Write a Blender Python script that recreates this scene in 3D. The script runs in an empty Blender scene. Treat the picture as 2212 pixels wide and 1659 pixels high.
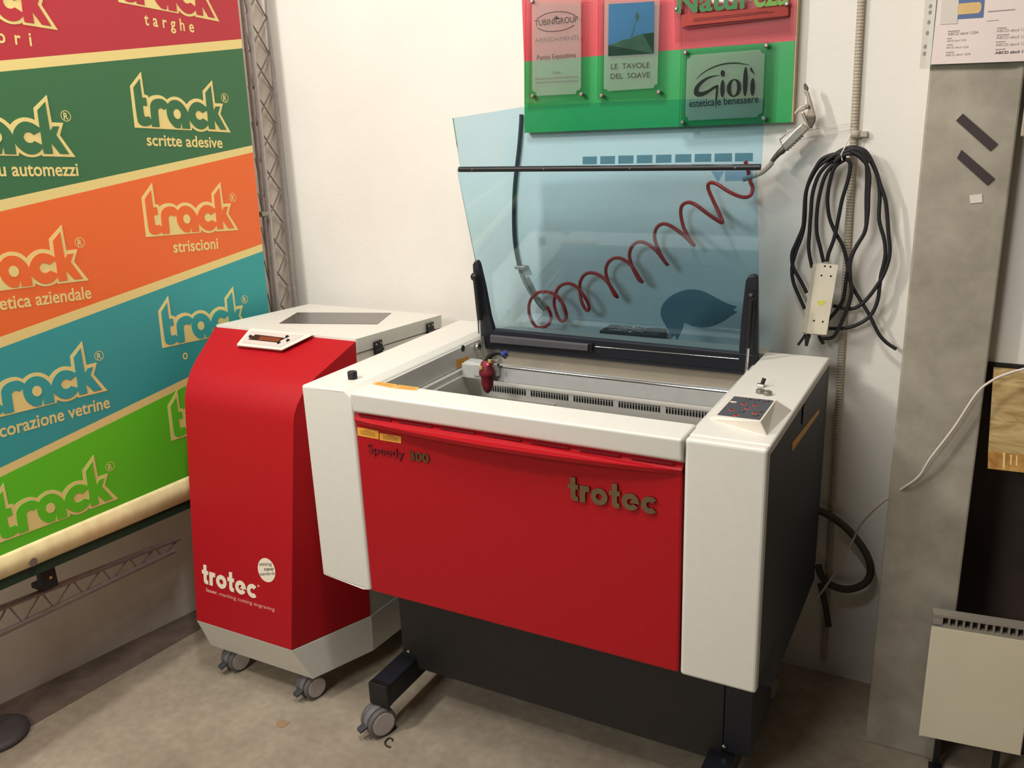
import bpy, bmesh, math, random
from mathutils import Vector, Matrix
random.seed(7)
S = bpy.context.scene
COL = S.collection

# ------------------------------------------------------------------ camera, world, lights, exposure
cam_d = bpy.data.cameras.new('camera'); cam = bpy.data.objects.new('camera', cam_d); COL.objects.link(cam)
cam.location = (1.39657, -1.50018, 1.56899)
cam.rotation_euler = (1.272152, 0.038089, 0.491617)
cam_d.sensor_fit = 'HORIZONTAL'; cam_d.sensor_width = 36.0; cam_d.lens = 1890.553 * 36.0 / 2212.0
cam_d.clip_start = 0.05
S.camera = cam
S.view_settings.view_transform = 'Standard'; S.view_settings.look = 'None'
S.view_settings.gamma = 1.0; S.view_settings.use_curve_mapping = False
S.view_settings.exposure = 0.0
wd = bpy.data.worlds.new('room_air'); S.world = wd; wd.use_nodes = True
wd.node_tree.nodes['Background'].inputs[0].default_value = (1.0, 0.93, 0.82, 1)
wd.node_tree.nodes['Background'].inputs[1].default_value = 0.012

def area_light(name, loc, target, sx, sy, power, color):
    d = bpy.data.lights.new(name, 'AREA'); d.shape = 'RECTANGLE'; d.size = sx; d.size_y = sy
    d.energy = power; d.color = color
    o = bpy.data.objects.new(name, d); COL.objects.link(o); o.location = loc
    o.rotation_euler = (Vector(target) - Vector(loc)).to_track_quat('-Z', 'Y').to_euler()
    return o
area_light('fluorescent_or_fill', (-0.55, -1.05, 2.60), (0.4, 0.6, 0.9), 0.12, 0.30, 27, (1.0, 0.965, 0.90))
area_light('fluorescent_or_fill', (0.62, -0.60, 2.95), (0.2, -0.3, 0.0), 0.15, 0.9, 26, (1.0, 0.975, 0.925))
area_light('fluorescent_or_fill', (-0.02, -3.2, 2.60), (-0.2, 0.1, 0.6), 0.9, 0.8, 40, (1.0, 0.965, 0.90))  # unseen soft fill, added behind the camera to brighten fronts and banner

# ------------------------------------------------------------------ materials
def lin(c):
    c = c / 255.0
    return c / 12.92 if c <= 0.04045 else ((c + 0.055) / 1.055) ** 2.4
def rgb(r, g, b): return (lin(r), lin(g), lin(b), 1.0)
def mat(name, col, rough=0.5, metal=0.0, var=0.06, vscale=30.0, bump=0.0, bscale=200.0, spec=0.5, emit=None, estr=0.0, alpha=None):
    m = bpy.data.materials.new(name); m.use_nodes = True
    nt = m.node_tree; b = nt.nodes['Principled BSDF']
    b.inputs['Roughness'].default_value = rough; b.inputs['Metallic'].default_value = metal
    b.inputs['Specular IOR Level'].default_value = spec
    tc = nt.nodes.new('ShaderNodeTexCoord')
    if var > 0:
        n = nt.nodes.new('ShaderNodeTexNoise'); n.inputs['Scale'].default_value = vscale; n.inputs['Detail'].default_value = 4
        nt.links.new(tc.outputs['Object'], n.inputs['Vector'])
        r = nt.nodes.new('ShaderNodeValToRGB')
        r.color_ramp.elements[0].position = 0.3; r.color_ramp.elements[1].position = 0.7
        r.color_ramp.elements[0].color = tuple(c * (1 - var) for c in col[:3]) + (1,)
        r.color_ramp.elements[1].color = tuple(min(1, c * (1 + var)) for c in col[:3]) + (1,)
        nt.links.new(n.outputs[0], r.inputs[0]); nt.links.new(r.outputs[0], b.inputs['Base Color'])
    else:
        b.inputs['Base Color'].default_value = col
    if bump > 0:
        n2 = nt.nodes.new('ShaderNodeTexNoise'); n2.inputs['Scale'].default_value = bscale; n2.inputs['Detail'].default_value = 3
        nt.links.new(tc.outputs['Object'], n2.inputs['Vector'])
        bp = nt.nodes.new('ShaderNodeBump'); bp.inputs['Strength'].default_value = bump; bp.inputs['Distance'].default_value = 0.003
        nt.links.new(n2.outputs[0], bp.inputs['Height']); nt.links.new(bp.outputs[0], b.inputs['Normal'])
    if emit: b.inputs['Emission Color'].default_value = emit; b.inputs['Emission Strength'].default_value = estr
    if alpha is not None: b.inputs['Alpha'].default_value = alpha
    return m
def glass_mat(name, tint, refl=0.10, rough=0.03):
    m = bpy.data.materials.new(name); m.use_nodes = True; nt = m.node_tree
    nt.nodes.remove(nt.nodes['Principled BSDF']); out = nt.nodes['Material Output']
    t = nt.nodes.new('ShaderNodeBsdfTransparent'); t.inputs[0].default_value = tint
    g = nt.nodes.new('ShaderNodeBsdfGlossy'); g.inputs['Color'].default_value = (1, 1, 1, 1); g.inputs['Roughness'].default_value = rough
    f = nt.nodes.new('ShaderNodeFresnel'); f.inputs[0].default_value = 1.45
    mx = nt.nodes.new('ShaderNodeMixShader'); nt.links.new(f.outputs[0], mx.inputs[0])
    nt.links.new(t.outputs[0], mx.inputs[1]); nt.links.new(g.outputs[0], mx.inputs[2]); nt.links.new(mx.outputs[0], out.inputs[0])
    return m
M = {}
M['white'] = mat('white_powder_coat', rgb(226, 225, 216), 0.42, 0, 0.015, 60, 0.03, 900)
M['white_in'] = mat('white_inner_sheet', rgb(214, 212, 204), 0.45, 0, 0.02, 20)
M['white_plastic'] = mat('white_plastic', rgb(228, 222, 210), 0.4, 0, 0.02, 20)
M['red'] = mat('red_powder_coat', rgb(174, 12, 26), 0.5, 0, 0.05, 90, 0.05, 700, spec=0.35)
M['red_dark'] = mat('red_plastic', rgb(112, 24, 36), 0.55, 0, 0.08, 60)
M['navy'] = mat('navy_black_powder_coat', rgb(29, 32, 42), 0.5, 0, 0.06, 60, 0.04, 700)
M['blackpanel'] = mat('charcoal_sheet_steel', rgb(38, 36, 36), 0.55, 0, 0.06, 40)
M['black'] = mat('black_plastic', rgb(20, 20, 23), 0.45, 0, 0.05, 60)
M['rubber'] = mat('black_rubber', rgb(26, 26, 30), 0.55, 0, 0.08, 80)
M['dkgrey'] = mat('dark_grey_plastic', rgb(62, 64, 70), 0.5, 0, 0.05, 60)
M['grey_alu'] = mat('grey_aluminium', rgb(120, 120, 126), 0.42, 0.6, 0.06, 80)
M['alu'] = mat('bright_aluminium', rgb(205, 205, 202), 0.28, 0.85, 0.04, 80)
M['beam'] = mat('pale_grey_beam', rgb(196, 198, 196), 0.4, 0.25, 0.04, 40)
M['chrome'] = mat('chrome', rgb(215, 215, 215), 0.12, 1.0, 0.02, 40)
M['mirror'] = mat('mirror_letter', rgb(150, 135, 110), 0.16, 1.0, 0.06, 20)
M['inner'] = mat('warm_grey_inner_sheet', rgb(176, 168, 152), 0.5, 0.2, 0.04, 20)
M['grate'] = mat('dark_honeycomb', rgb(84, 82, 78), 0.6, 0.3, 0.35, 160)
M['slot'] = mat('slot_black', rgb(14, 14, 14), 0.8, 0, 0)
M['caster_tyre'] = mat('grey_caster_tyre', rgb(98, 92, 92), 0.55, 0, 0.05, 60)
M['caster_hub'] = mat('pale_grey_caster_hub', rgb(190, 180, 178), 0.5, 0, 0.04, 60)
M['caster_fork'] = mat('grey_caster_fork', rgb(120, 118, 120), 0.5, 0.1, 0.05, 60)
M['sticker'] = mat('orange_sticker', rgb(232, 168, 66), 0.5, 0, 0.06, 300)
M['sticker_text'] = mat('sticker_print', rgb(150, 92, 28), 0.6, 0, 0)
M['lid_glass'] = glass_mat('blue_tinted_acrylic', (0.765, 0.918, 0.99, 1))
M['clear'] = glass_mat('clear_acrylic', (0.93, 0.95, 0.94, 1))
M['decal'] = glass_mat('dark_blue_film', (0.24, 0.38, 0.44, 1))
M['decal_light'] = glass_mat('mid_blue_film', (0.44, 0.60, 0.76, 1))
M['wall'] = mat('cream_wall_paint', rgb(229, 226, 218), 0.85, 0, 0.03, 4, 0.25, 60)
M['ceiling'] = mat('ceiling_paint', rgb(215, 208, 196), 0.9, 0, 0.03, 4)
M['print_red'] = mat('banner_red', rgb(196, 54, 66), 0.6, 0, 0.04, 240)
M['print_green'] = mat('banner_green', rgb(62, 118, 76), 0.6, 0, 0.04, 240)
M['print_orange'] = mat('banner_orange', rgb(255, 116, 52), 0.6, 0, 0.04, 240)
M['print_teal'] = mat('banner_teal', rgb(58, 168, 170), 0.6, 0, 0.04, 240)
M['print_lime'] = mat('banner_lime', rgb(102, 214, 40), 0.6, 0, 0.04, 240)
M['print_cream'] = mat('banner_cream', rgb(248, 226, 148), 0.6, 0, 0.03, 240)
M['hem'] = mat('cream_satin_hem', rgb(250, 232, 176), 0.32, 0.0, 0.1, 30)
M['under_hem'] = mat('dark_green_strip', rgb(28, 62, 44), 0.6, 0, 0.08, 40)
M['truss'] = mat('aged_aluminium_truss', rgb(186, 178, 174), 0.42, 0.25, 0.10, 60)
M['truss_dark'] = mat('dark_truss_rod', rgb(136, 124, 118), 0.45, 0.3, 0.12, 60)
M['board_red'] = mat('board_red_gloss', rgb(202, 62, 72), 0.35, 0, 0.04, 8)
M['board_green'] = mat('board_green_gloss', rgb(32, 150, 78), 0.35, 0, 0.04, 8)
M['board_edge'] = mat('raw_board_edge', rgb(190, 165, 130), 0.7, 0, 0.08, 40)
M['film'] = mat('translucent_frosted_film', rgb(244, 244, 236), 0.6, 0, 0.02, 20, alpha=0.34)
M['ink'] = mat('black_ink', rgb(26, 30, 26), 0.6, 0, 0)
M['ink_grey'] = mat('grey_ink', rgb(92, 84, 82), 0.7, 0, 0)
M['ink_pale'] = mat('pale_grey_ink', rgb(150, 140, 138), 0.7, 0, 0)
M['ink_green'] = mat('green_letter_film', rgb(34, 112, 52), 0.5, 0, 0.06, 60)
M['ink_lime'] = mat('lime_letter_film', rgb(96, 150, 50), 0.5, 0, 0.06, 60)
M['ink_orange'] = mat('orange_red_film', rgb(206, 66, 52), 0.5, 0, 0.06, 60)
M['ink_wine'] = mat('wine_red_line', rgb(120, 28, 44), 0.6, 0, 0)
M['white_print'] = mat('cream_white_print', rgb(240, 228, 208), 0.5, 0, 0)
M['pink_print'] = mat('pink_white_print', rgb(236, 170, 162), 0.5, 0, 0)
M['screen_frame'] = mat('display_black', rgb(40, 34, 34), 0.25, 0, 0)
M['screen'] = mat('amber_display', rgb(120, 62, 40), 0.25, 0, 0.1, 90)
M['panel_grey'] = mat('keypad_grey', rgb(76, 76, 82), 0.45, 0, 0.03, 60)
M['pale_panel'] = mat('display_bezel_grey', rgb(206, 198, 192), 0.45, 0, 0.02, 60)
M['btn_red'] = mat('button_red', rgb(214, 62, 44), 0.5, 0, 0)
M['btn_dark'] = mat('button_dark', rgb(30, 30, 34), 0.4, 0, 0)
M['smoked'] = mat('smoked_window', rgb(84, 76, 72), 0.18, 0, 0.03, 10)
M['hose_red'] = mat('red_polyurethane_hose', rgb(200, 36, 38), 0.3, 0, 0.06, 60)
M['hose_black'] = mat('black_air_pipe', rgb(34, 48, 52), 0.4, 0, 0.06, 60)
M['fitting'] = mat('nickel_fitting', rgb(150, 146, 136), 0.35, 0.7, 0.1, 120)
M['gun'] = mat('worn_metal_gun', rgb(176, 164, 148), 0.34, 0.75, 0.12, 90)
M['gun_dark'] = mat('dark_worn_metal', rgb(96, 88, 80), 0.45, 0.6, 0.12, 90)
M['conduit'] = mat('grey_corrugated_conduit', rgb(178, 168, 152), 0.6, 0, 0.06, 60)
M['strip'] = mat('ivory_power_strip', rgb(214, 206, 186), 0.5, 0, 0.04, 30)
M['marker'] = mat('yellow_marker', rgb(214, 206, 90), 0.6, 0, 0.1, 60)
M['paper'] = mat('white_paper', rgb(232, 218, 212), 0.8, 0, 0.02, 20)
M['paper_grey'] = mat('off_white_card', rgb(216, 208, 198), 0.8, 0, 0.02, 20)
M['blue_print'] = mat('blue_print', rgb(92, 112, 160), 0.7, 0, 0.05, 60)
M['tan_print'] = mat('tan_print', rgb(218, 184, 124), 0.7, 0, 0.05, 60)
M['magnet'] = mat('dark_brown_strip', rgb(62, 52, 52), 0.7, 0, 0.06, 80)
M['niche_back'] = mat('dark_brown_niche', rgb(74, 62, 58), 0.7, 0, 0.12, 12)
M['black_edge'] = mat('black_edging', rgb(24, 22, 18), 0.6, 0, 0)
M['heater'] = mat('cream_enamel', rgb(250, 241, 214), 0.4, 0, 0.03, 6)
M['heater_grille'] = mat('pale_grey_grille', rgb(170, 162, 150), 0.5, 0.1, 0.04, 40)
M['cord_white'] = mat('white_cord', rgb(222, 210, 202), 0.5, 0, 0.03, 60)
M['rust'] = mat('rusty_wire', rgb(66, 52, 34), 0.6, 0.3, 0.15, 200)
M['leaf'] = mat('tan_scrap', rgb(160, 132, 100), 0.8, 0, 0.1, 80)
M['cast_iron'] = mat('grey_cast_base', rgb(74, 68, 70), 0.6, 0.1, 0.1, 40)
M['pic_sky'] = mat('poster_blue', rgb(60, 124, 170), 0.6, 0, 0.08, 6)
M['pic_field'] = mat('poster_dark_green', rgb(34, 84, 62), 0.6, 0, 0.3, 24)
M['blue_cap'] = mat('blue_cap', rgb(60, 72, 160), 0.4, 0, 0)
M['brass'] = mat('brass_nut', rgb(222, 190, 120), 0.35, 0.5, 0.05, 60)
M['hose_dim'] = mat('dull_brown_hose', rgb(66, 60, 50), 0.6, 0, 0.08, 60)
M['led'] = mat('red_led', rgb(255, 60, 60), 0.4, 0, 0, emit=(1, 0.08, 0.08, 1), estr=1.2)

def floor_material():
    m = mat('worn_concrete_floor', rgb(160, 146, 126), 0.75, 0, 0.0)
    nt = m.node_tree; b = nt.nodes['Principled BSDF']; L = nt.links
    tc = nt.nodes.new('ShaderNodeTexCoord')
    n1 = nt.nodes.new('ShaderNodeTexNoise'); n1.inputs['Scale'].default_value = 3.2; n1.inputs['Detail'].default_value = 8; n1.inputs['Roughness'].default_value = 0.6
    n2 = nt.nodes.new('ShaderNodeTexNoise'); n2.inputs['Scale'].default_value = 40; n2.inputs['Detail'].default_value = 6
    for n in (n1, n2): L.new(tc.outputs['Object'], n.inputs['Vector'])
    r1 = nt.nodes.new('ShaderNodeValToRGB'); e = r1.color_ramp.elements
    e[0].position = 0.30; e[0].color = rgb(140, 128, 112); e[1].position = 0.66; e[1].color = rgb(172, 160, 142)
    L.new(n1.outputs[0], r1.inputs[0])
    r2 = nt.nodes.new('ShaderNodeValToRGB'); e = r2.color_ramp.elements
    e[0].position = 0.35; e[0].color = (0.9, 0.9, 0.9, 1); e[1].position = 0.65; e[1].color = (1.06, 1.05, 1.03, 1)
    L.new(n2.outputs[0], r2.inputs[0])
    mx = nt.nodes.new('ShaderNodeMix'); mx.data_type = 'RGBA'; mx.blend_type = 'MULTIPLY'; mx.inputs[0].default_value = 1
    L.new(r1.outputs[0], mx.inputs[6]); L.new(r2.outputs[0], mx.inputs[7]); L.new(mx.outputs[2], b.inputs['Base Color'])
    bp = nt.nodes.new('ShaderNodeBump'); bp.inputs['Strength'].default_value = 0.15; bp.inputs['Distance'].default_value = 0.004
    L.new(n2.outputs[0], bp.inputs['Height']); L.new(bp.outputs[0], b.inputs['Normal'])
    return m
M['floor'] = floor_material()
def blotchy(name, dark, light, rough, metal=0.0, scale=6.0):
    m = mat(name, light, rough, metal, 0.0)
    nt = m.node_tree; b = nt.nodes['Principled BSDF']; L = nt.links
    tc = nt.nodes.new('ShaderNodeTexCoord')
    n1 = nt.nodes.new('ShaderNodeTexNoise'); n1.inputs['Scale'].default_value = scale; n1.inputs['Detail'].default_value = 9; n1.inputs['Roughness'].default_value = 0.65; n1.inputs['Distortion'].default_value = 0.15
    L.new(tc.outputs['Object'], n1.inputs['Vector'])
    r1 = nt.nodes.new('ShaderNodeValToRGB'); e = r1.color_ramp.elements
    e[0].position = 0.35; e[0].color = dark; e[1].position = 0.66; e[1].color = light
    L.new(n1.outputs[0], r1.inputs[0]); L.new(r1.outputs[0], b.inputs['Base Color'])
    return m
M['pillar'] = blotchy('raw_concrete_pillar', rgb(152, 145, 130), rgb(182, 175, 160), 0.6, 0.1, 7)
M['wall_grey'] = blotchy('greyish_wall_paint', rgb(206, 194, 182), rgb(224, 212, 200), 0.85, 0, 3)
M['floor_strip_dark'] = blotchy('dark_floor_edge', rgb(92, 78, 70), rgb(120, 104, 94), 0.85, 0, 9)
def wood_material():
    m = mat('plywood', rgb(214, 188, 128), 0.6, 0, 0.0)
    nt = m.node_tree; b = nt.nodes['Principled BSDF']; L = nt.links
    tc = nt.nodes.new('ShaderNodeTexCoord'); mp = nt.nodes.new('ShaderNodeMapping'); mp.inputs['Scale'].default_value = (3, 1, 14)
    n = nt.nodes.new('ShaderNodeTexNoise'); n.inputs['Scale'].default_value = 3; n.inputs['Detail'].default_value = 8; n.inputs['Distortion'].default_value = 1.5
    L.new(tc.outputs['Object'], mp.inputs['Vector']); L.new(mp.outputs[0], n.inputs['Vector'])
    r = nt.nodes.new('ShaderNodeValToRGB'); e = r.color_ramp.elements
    e[0].position = 0.35; e[0].color = rgb(176, 144, 88); e[1].position = 0.65; e[1].color = rgb(222, 198, 142)
    L.new(n.outputs[0], r.inputs[0]); L.new(r.outputs[0], b.inputs['Base Color'])
    return m
M['plywood'] = wood_material()
M['ply_edge'] = blotchy('worn_plywood_edge', rgb(170, 112, 50), rgb(220, 176, 100), 0.6, 0, 24)

# ------------------------------------------------------------------ geometry helpers
def tag(o, label=None, cat=None, group=None, kind=None):
    if label: o['label'] = label
    if cat: o['category'] = cat
    if group: o['group'] = group
    if kind: o['kind'] = kind
    return o
def thing(name, loc, label, cat, group=None):
    o = bpy.data.objects.new(name, None); COL.objects.link(o); o.location = loc; o.empty_display_size = 0.05
    return tag(o, label, cat, group)
ORIGIN = {}
def world_loc(p):
    v = Vector((0, 0, 0))
    while p is not None: v = v + Vector(p.location); p = p.parent
    return v
class MB:
    """collects shapes in world coordinates and links them as ONE mesh object"""
    def __init__(s): s.v = []; s.f = []; s.mi = []; s.sm = []
    def add(s, vs, fs, mi=0, smooth=False):
        b = len(s.v); s.v += [tuple(p) for p in vs]
        for f in fs: s.f.append([b + i for i in f]); s.mi.append(mi); s.sm.append(smooth)
        return s
    def box(s, lo, hi, mi=0):
        x0, y0, z0 = lo; x1, y1, z1 = hi
        return s.add([(x0,y0,z0),(x1,y0,z0),(x1,y1,z0),(x0,y1,z0),(x0,y0,z1),(x1,y0,z1),(x1,y1,z1),(x0,y1,z1)],
                     [(0,3,2,1),(4,5,6,7),(0,1,5,4),(1,2,6,5),(2,3,7,6),(3,0,4,7)], mi)
    def prism(s, poly, d, mi=0, smooth=False):
        """poly: 3D loop, d: extrusion vector"""
        n = len(poly); d = Vector(d); a = [Vector(p) for p in poly]; b = [p + d for p in a]
        fs = [list(range(n))[::-1], list(range(n, 2*n))] + [(i, (i+1) % n, n + (i+1) % n, n + i) for i in range(n)]
        return s.add(a + b, fs, mi, smooth)
    def loft(s, loops, mi=0, smooth=False, caps=True):
        n = len(loops[0]); vs = [p for l in loops for p in l]; fs = []
        for k in range(len(loops) - 1):
            for i in range(n):
                j = (i + 1) % n; fs.append((k*n+i, k*n+j, (k+1)*n+j, (k+1)*n+i))
        s.add(vs, fs, mi, smooth)
        if caps: s.add(loops[0], [list(range(n))[::-1]], mi); s.add(loops[-1], [list(range(n))], mi)
        return s
    def tube(s, pts, r, n=10, mi=0, caps=True):
        P = [Vector(p) for p in pts]; rr = r if isinstance(r, (list, tuple)) else [r] * len(P)
        T = []
        for i in range(len(P)):
            t = P[min(i+1, len(P)-1)] - P[max(i-1, 0)]
            T.append(t.normalized() if t.length > 1e-9 else Vector((0, 0, 1)))
        up = Vector((0, 0, 1)) if abs(T[0].z) < 0.9 else Vector((1, 0, 0))
        u = T[0].cross(up).normalized(); loops = []
        for i, p in enumerate(P):
            u = (u - T[i] * u.dot(T[i])).normalized(); w = T[i].cross(u)
            loops.append([p + (u * math.cos(a) + w * math.sin(a)) * rr[i] for a in [2*math.pi*k/n for k in range(n)]])
        return s.loft(loops, mi, True, caps)
    def cyl(s, p0, p1, r0, r1=None, n=24, mi=0):
        return s.tube([p0, p1], [r0, r0 if r1 is None else r1], n, mi)
    def lathe(s, p0, axis, prof, n=24, mi=0):
        """prof: list of (along axis, radius)"""
        ax = Vector(axis).normalized(); up = Vector((0, 0, 1)) if abs(ax.z) < 0.9 else Vector((1, 0, 0))
        u = ax.cross(up).normalized(); w = ax.cross(u); p0 = Vector(p0)
        loops = [[p0 + ax*h + (u*math.cos(2*math.pi*k/n) + w*math.sin(2*math.pi*k/n))*max(r, 1e-5) for k in range(n)] for h, r in prof]
        return s.loft(loops, mi, True, True)
    def sphere(s, c, r, mi=0):
        return s.lathe(Vector(c) - Vector((0, 0, r)), (0, 0, 1), [(r - r*math.cos(math.pi*i/10), r*math.sin(math.pi*i/10)) for i in range(11)], 16, mi)
    def build(s, name, mats, parent=None, bevel=0.0, seg=2):
        if not isinstance(mats, (list, tuple)): mats = [mats]
        me = bpy.data.meshes.new(name); off = world_loc(parent) if parent else Vector((0, 0, 0))
        c = Vector((0, 0, 0))
        if parent is None:  # origin at the base of the object
            xs = [v[0] for v in s.v]; ys = [v[1] for v in s.v]; zs = [v[2] for v in s.v]
            c = Vector(((min(xs)+max(xs))/2, (min(ys)+max(ys))/2, min(zs)))
        o_ = off + c
        me.from_pydata([tuple(Vector(v) - o_) for v in s.v], [], s.f)
        for m in mats: me.materials.append(m)
        for p, i, sm in zip(me.polygons, s.mi, s.sm): p.material_index = i; p.use_smooth = sm
        bm = bmesh.new(); bm.from_mesh(me); bmesh.ops.recalc_face_normals(bm, faces=bm.faces); bm.to_mesh(me); bm.free()
        o = bpy.data.objects.new(name, me); COL.objects.link(o); o.location = c
        if parent: o.parent = parent
        if bevel > 0:
            b = o.modifiers.new('edge', 'BEVEL'); b.width = bevel; b.segments = seg; b.limit_method = 'ANGLE'; b.angle_limit = math.radians(35)
            b.harden_normals = False
        return o
def smooth_path(pts, k=6):
    P = [Vector(p) for p in pts]; out = []
    for i in range(len(P) - 1):
        p0 = P[max(i-1, 0)]; p1 = P[i]; p2 = P[i+1]; p3 = P[min(i+2, len(P)-1)]
        for j in range(k):
            t = j / k
            out.append(0.5 * ((2*p1) + (p2-p0)*t + (2*p0-5*p1+4*p2-p3)*t*t + (3*p1-p0-3*p2+p3)*t*t*t))
    out.append(P[-1]); return out
_text_cache = {}
def text_geo(sx, bold=0.0, spacing=1.0):
    key = (sx, bold, spacing)
    if key not in _text_cache:
        cu = bpy.data.curves.new('t', 'FONT'); cu.body = sx; cu.size = 1.0; cu.resolution_u = 4
        cu.offset = bold; cu.space_character = spacing; cu.fill_mode = 'FRONT'
        o = bpy.data.objects.new('t', cu); COL.objects.link(o)
        dg = bpy.context.evaluated_depsgraph_get(); dg.update()
        me = o.evaluated_get(dg).to_mesh()
        vs = [(v.co.x, v.co.y) for v in me.vertices]; fs = [tuple(p.vertices) for p in me.polygons]
        o.evaluated_get(dg).to_mesh_clear(); bpy.data.objects.remove(o); bpy.data.curves.remove(cu)
        _text_cache[key] = (vs, fs)
    return _text_cache[key]
def put_text(mb, s, p0, p1, up, h, lift=(0, 0, 0), bold=0.0, spacing=1.0, mi=0, depth=None, ymax=None):
    """letters between p0 and p1 (baseline), h = height of the tallest letter"""
    vs, fs = text_geo(s, bold, spacing)
    x0 = min(v[0] for v in vs); x1 = max(v[0] for v in vs); yt = ymax or max(v[1] for v in vs)
    p0 = Vector(p0); p1 = Vector(p1); u = (p1 - p0) / (x1 - x0); w = Vector(up).normalized() * (h / yt); l = Vector(lift)
    pts = [p0 + u*(x - x0) + w*y + l for x, y in vs]
    if depth is None: mb.add(pts, fs, mi)
    else:  # thick letters: front, back and rim
        d = Vector(depth); n = len(pts); cnt = {}
        for f in fs:
            for i in range(len(f)):
                a, b = f[i], f[(i+1) % len(f)]; k = (min(a, b), max(a, b)); cnt[k] = cnt.get(k, 0) + 1
        side = [(a, b, b + n, a + n) for (a, b), c in cnt.items() if c == 1]
        mb.add(pts + [p + d for p in pts], [tuple(f) for f in fs] + [tuple(n + i for i in f[::-1]) for f in fs] + side, mi)
    return mb
def ellipse(c, u, v, n=32, a0=0.0, a1=2*math.pi):
    c = Vector(c); u = Vector(u); v = Vector(v)
    return [c + u*math.cos(a0 + (a1-a0)*k/n) + v*math.sin(a0 + (a1-a0)*k/n) for k in range(n)]
def arc_ribbon(mb, pts, widths, nrm, mi=0):
    P = [Vector(p) for p in pts]; nrm = Vector(nrm).normalized(); L = []; R = []
    for i, p in enumerate(P):
        t = (P[min(i+1, len(P)-1)] - P[max(i-1, 0)]).normalized(); s = t.cross(nrm).normalized()
        L.append(p + s*widths[i]/2); R.append(p - s*widths[i]/2)
    n = len(P); mb.add(L + R, [(i, i+1, n+i+1, n+i) for i in range(n-1)], mi)
    return mb
def heavy_word(mb, p0, p1, up, depth, mi=0):
    """the brand word in heavy geometric letters between p0 and p1"""
    p0 = Vector(p0); p1 = Vector(p1); u = (p1 - p0) / 5.23; w = Vector(up).normalized() * u.length
    def sec(cx, a0, a1, R=.5, r=.19, n=36):
        A = [math.radians(a0 + (a1 - a0) * k / n) for k in range(n + 1)]
        return [(cx + R*math.cos(a), .5 + R*math.sin(a)) for a in A] + [(cx + r*math.cos(a), .5 + r*math.sin(a)) for a in A[::-1]]
    tt = [(.16,1.42),(.16,1),(0,1),(0,.72),(.16,.72),(.16,.25),(.2,.1),(.3,.01),(.42,0),(.6,0),(.6,.28),(.5,.28),(.46,.34),(.46,.72),(.62,.72),(.62,1),(.46,1),(.46,1.42)]
    rr = [(0,0),(0,1),(.58,1),(.58,.7),(.42,.69),(.35,.62),(.32,.48),(.32,0)]
    sh = lambda P, d: [(x + d, z) for x, z in P]
    for P in (tt, sh(rr, .72), sec(1.88, 0, 180), sec(1.88, 180, 360), sh(tt, 2.48), sec(3.71, -8, 180), sec(3.71, 180, 330), [(3.66,.43),(4.0,.43),(4.0,.64),(3.80,.64)], sec(4.81, 44, 316)):
        mb.prism([p0 + u*x + w*z for x, z in P], Vector(depth) * (.85 if len(P) == 4 else 1.0), mi)
    return mb
def lerp(a, b, t): return tuple(a[i] + (b[i]-a[i])*t for i in range(3))

# ------------------------------------------------------------------ the setting
WY = 0.805
def wallx(y): return -0.73 - 0.2075 * (WY - y)
def struct(o): o['kind'] = 'structure'; return o
struct(MB().box((-1.7, -4.2, -0.08), (3.4, WY + 0.15, 0.0)).build('floor', M['floor']))
struct(MB().box((-1.7, WY, 0.0), (3.4, WY + 0.15, 3.1)).build('wall_back', M['wall']))
struct(MB().prism([(wallx(WY), WY, 0), (wallx(-4.2), -4.2, 0), (wallx(-4.2) - 0.12, -4.2, 0), (wallx(WY) - 0.12, WY, 0)], (0, 0, 3.1)).build('wall_left', M['wall_grey']))
struct(MB().box((-1.9, -4.2, 3.1), (3.4, WY + 0.15, 3.2)).build('ceiling', M['ceiling']))
struct(MB().prism([(wallx(WY) + .001, WY - .001, 0), (wallx(-2.6) + .001, -2.6, 0), (wallx(-2.6) + 0.30, -2.6, 0), (-0.805, -0.45, 0), (-0.70, 0.55, 0), (-0.66, WY - .001, 0)], (0, 0, 0.002)).build('trim_1', M['floor_strip_dark']))  # darker blotchy strip on the floor along the left wall
# concrete pillar in front of the back wall
PY_ = 0.552
struct(MB().box((1.257, PY_, 0.0), (1.425, WY - 0.001, 3.1)).build('wall_pillar', M['pillar'], bevel=0.004))

# ------------------------------------------------------------------ banner on the left
BX = -0.66
ban = thing('banner', (BX, 0.0, 0.50), 'large striped advertising banner hung on the truss along the left wall', 'banner')
YR0, YL = 0.612, -1.1
def yright(z): return 0.599 + (0.626 - 0.599) * (z - 0.993) / 0.935
bands = [  # (point on line, second point) from top to bottom
 ((-1.1, 2.13), (0.63, 2.17)),
 ((-0.66,-0.15697,1.73323)[1:], (-0.66,0.60791,1.81719)[1:]), ((-0.66,-0.16229,1.70887)[1:], (-0.66,0.60709,1.791)[1:]),
 ((-0.66,-0.22476,1.42295)[1:], (-0.66,0.60404,1.50706)[1:]), ((-0.66,-0.2305,1.3967)[1:], (-0.66,0.60438,1.48608)[1:]),
 ((-0.66,-0.29372,1.10735)[1:], (-0.66,0.59801,1.20114)[1:]), ((-0.66,-0.29941,1.08129)[1:], (-0.66,0.6004,1.17846)[1:]),
 ((-0.66,-0.36188,0.7954)[1:], (-0.66,0.21664,0.8555)[1:]), ((-0.66,-0.36678,0.77296)[1:], (-0.66,0.05944,0.81677)[1:]),
 ((-0.66,-0.40892,0.5801)[1:], (-0.66,0.17866,0.56)[1:])]
bm_ = ['print_red', 'print_cream', 'print_green', 'print_cream', 'print_orange', 'print_cream', 'print_teal', 'print_cream', 'print_lime']
def online(l, y): (a, b), (c, d) = l; return b + (d - b) * (y - a) / (c - a)
sheet = MB()
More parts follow.
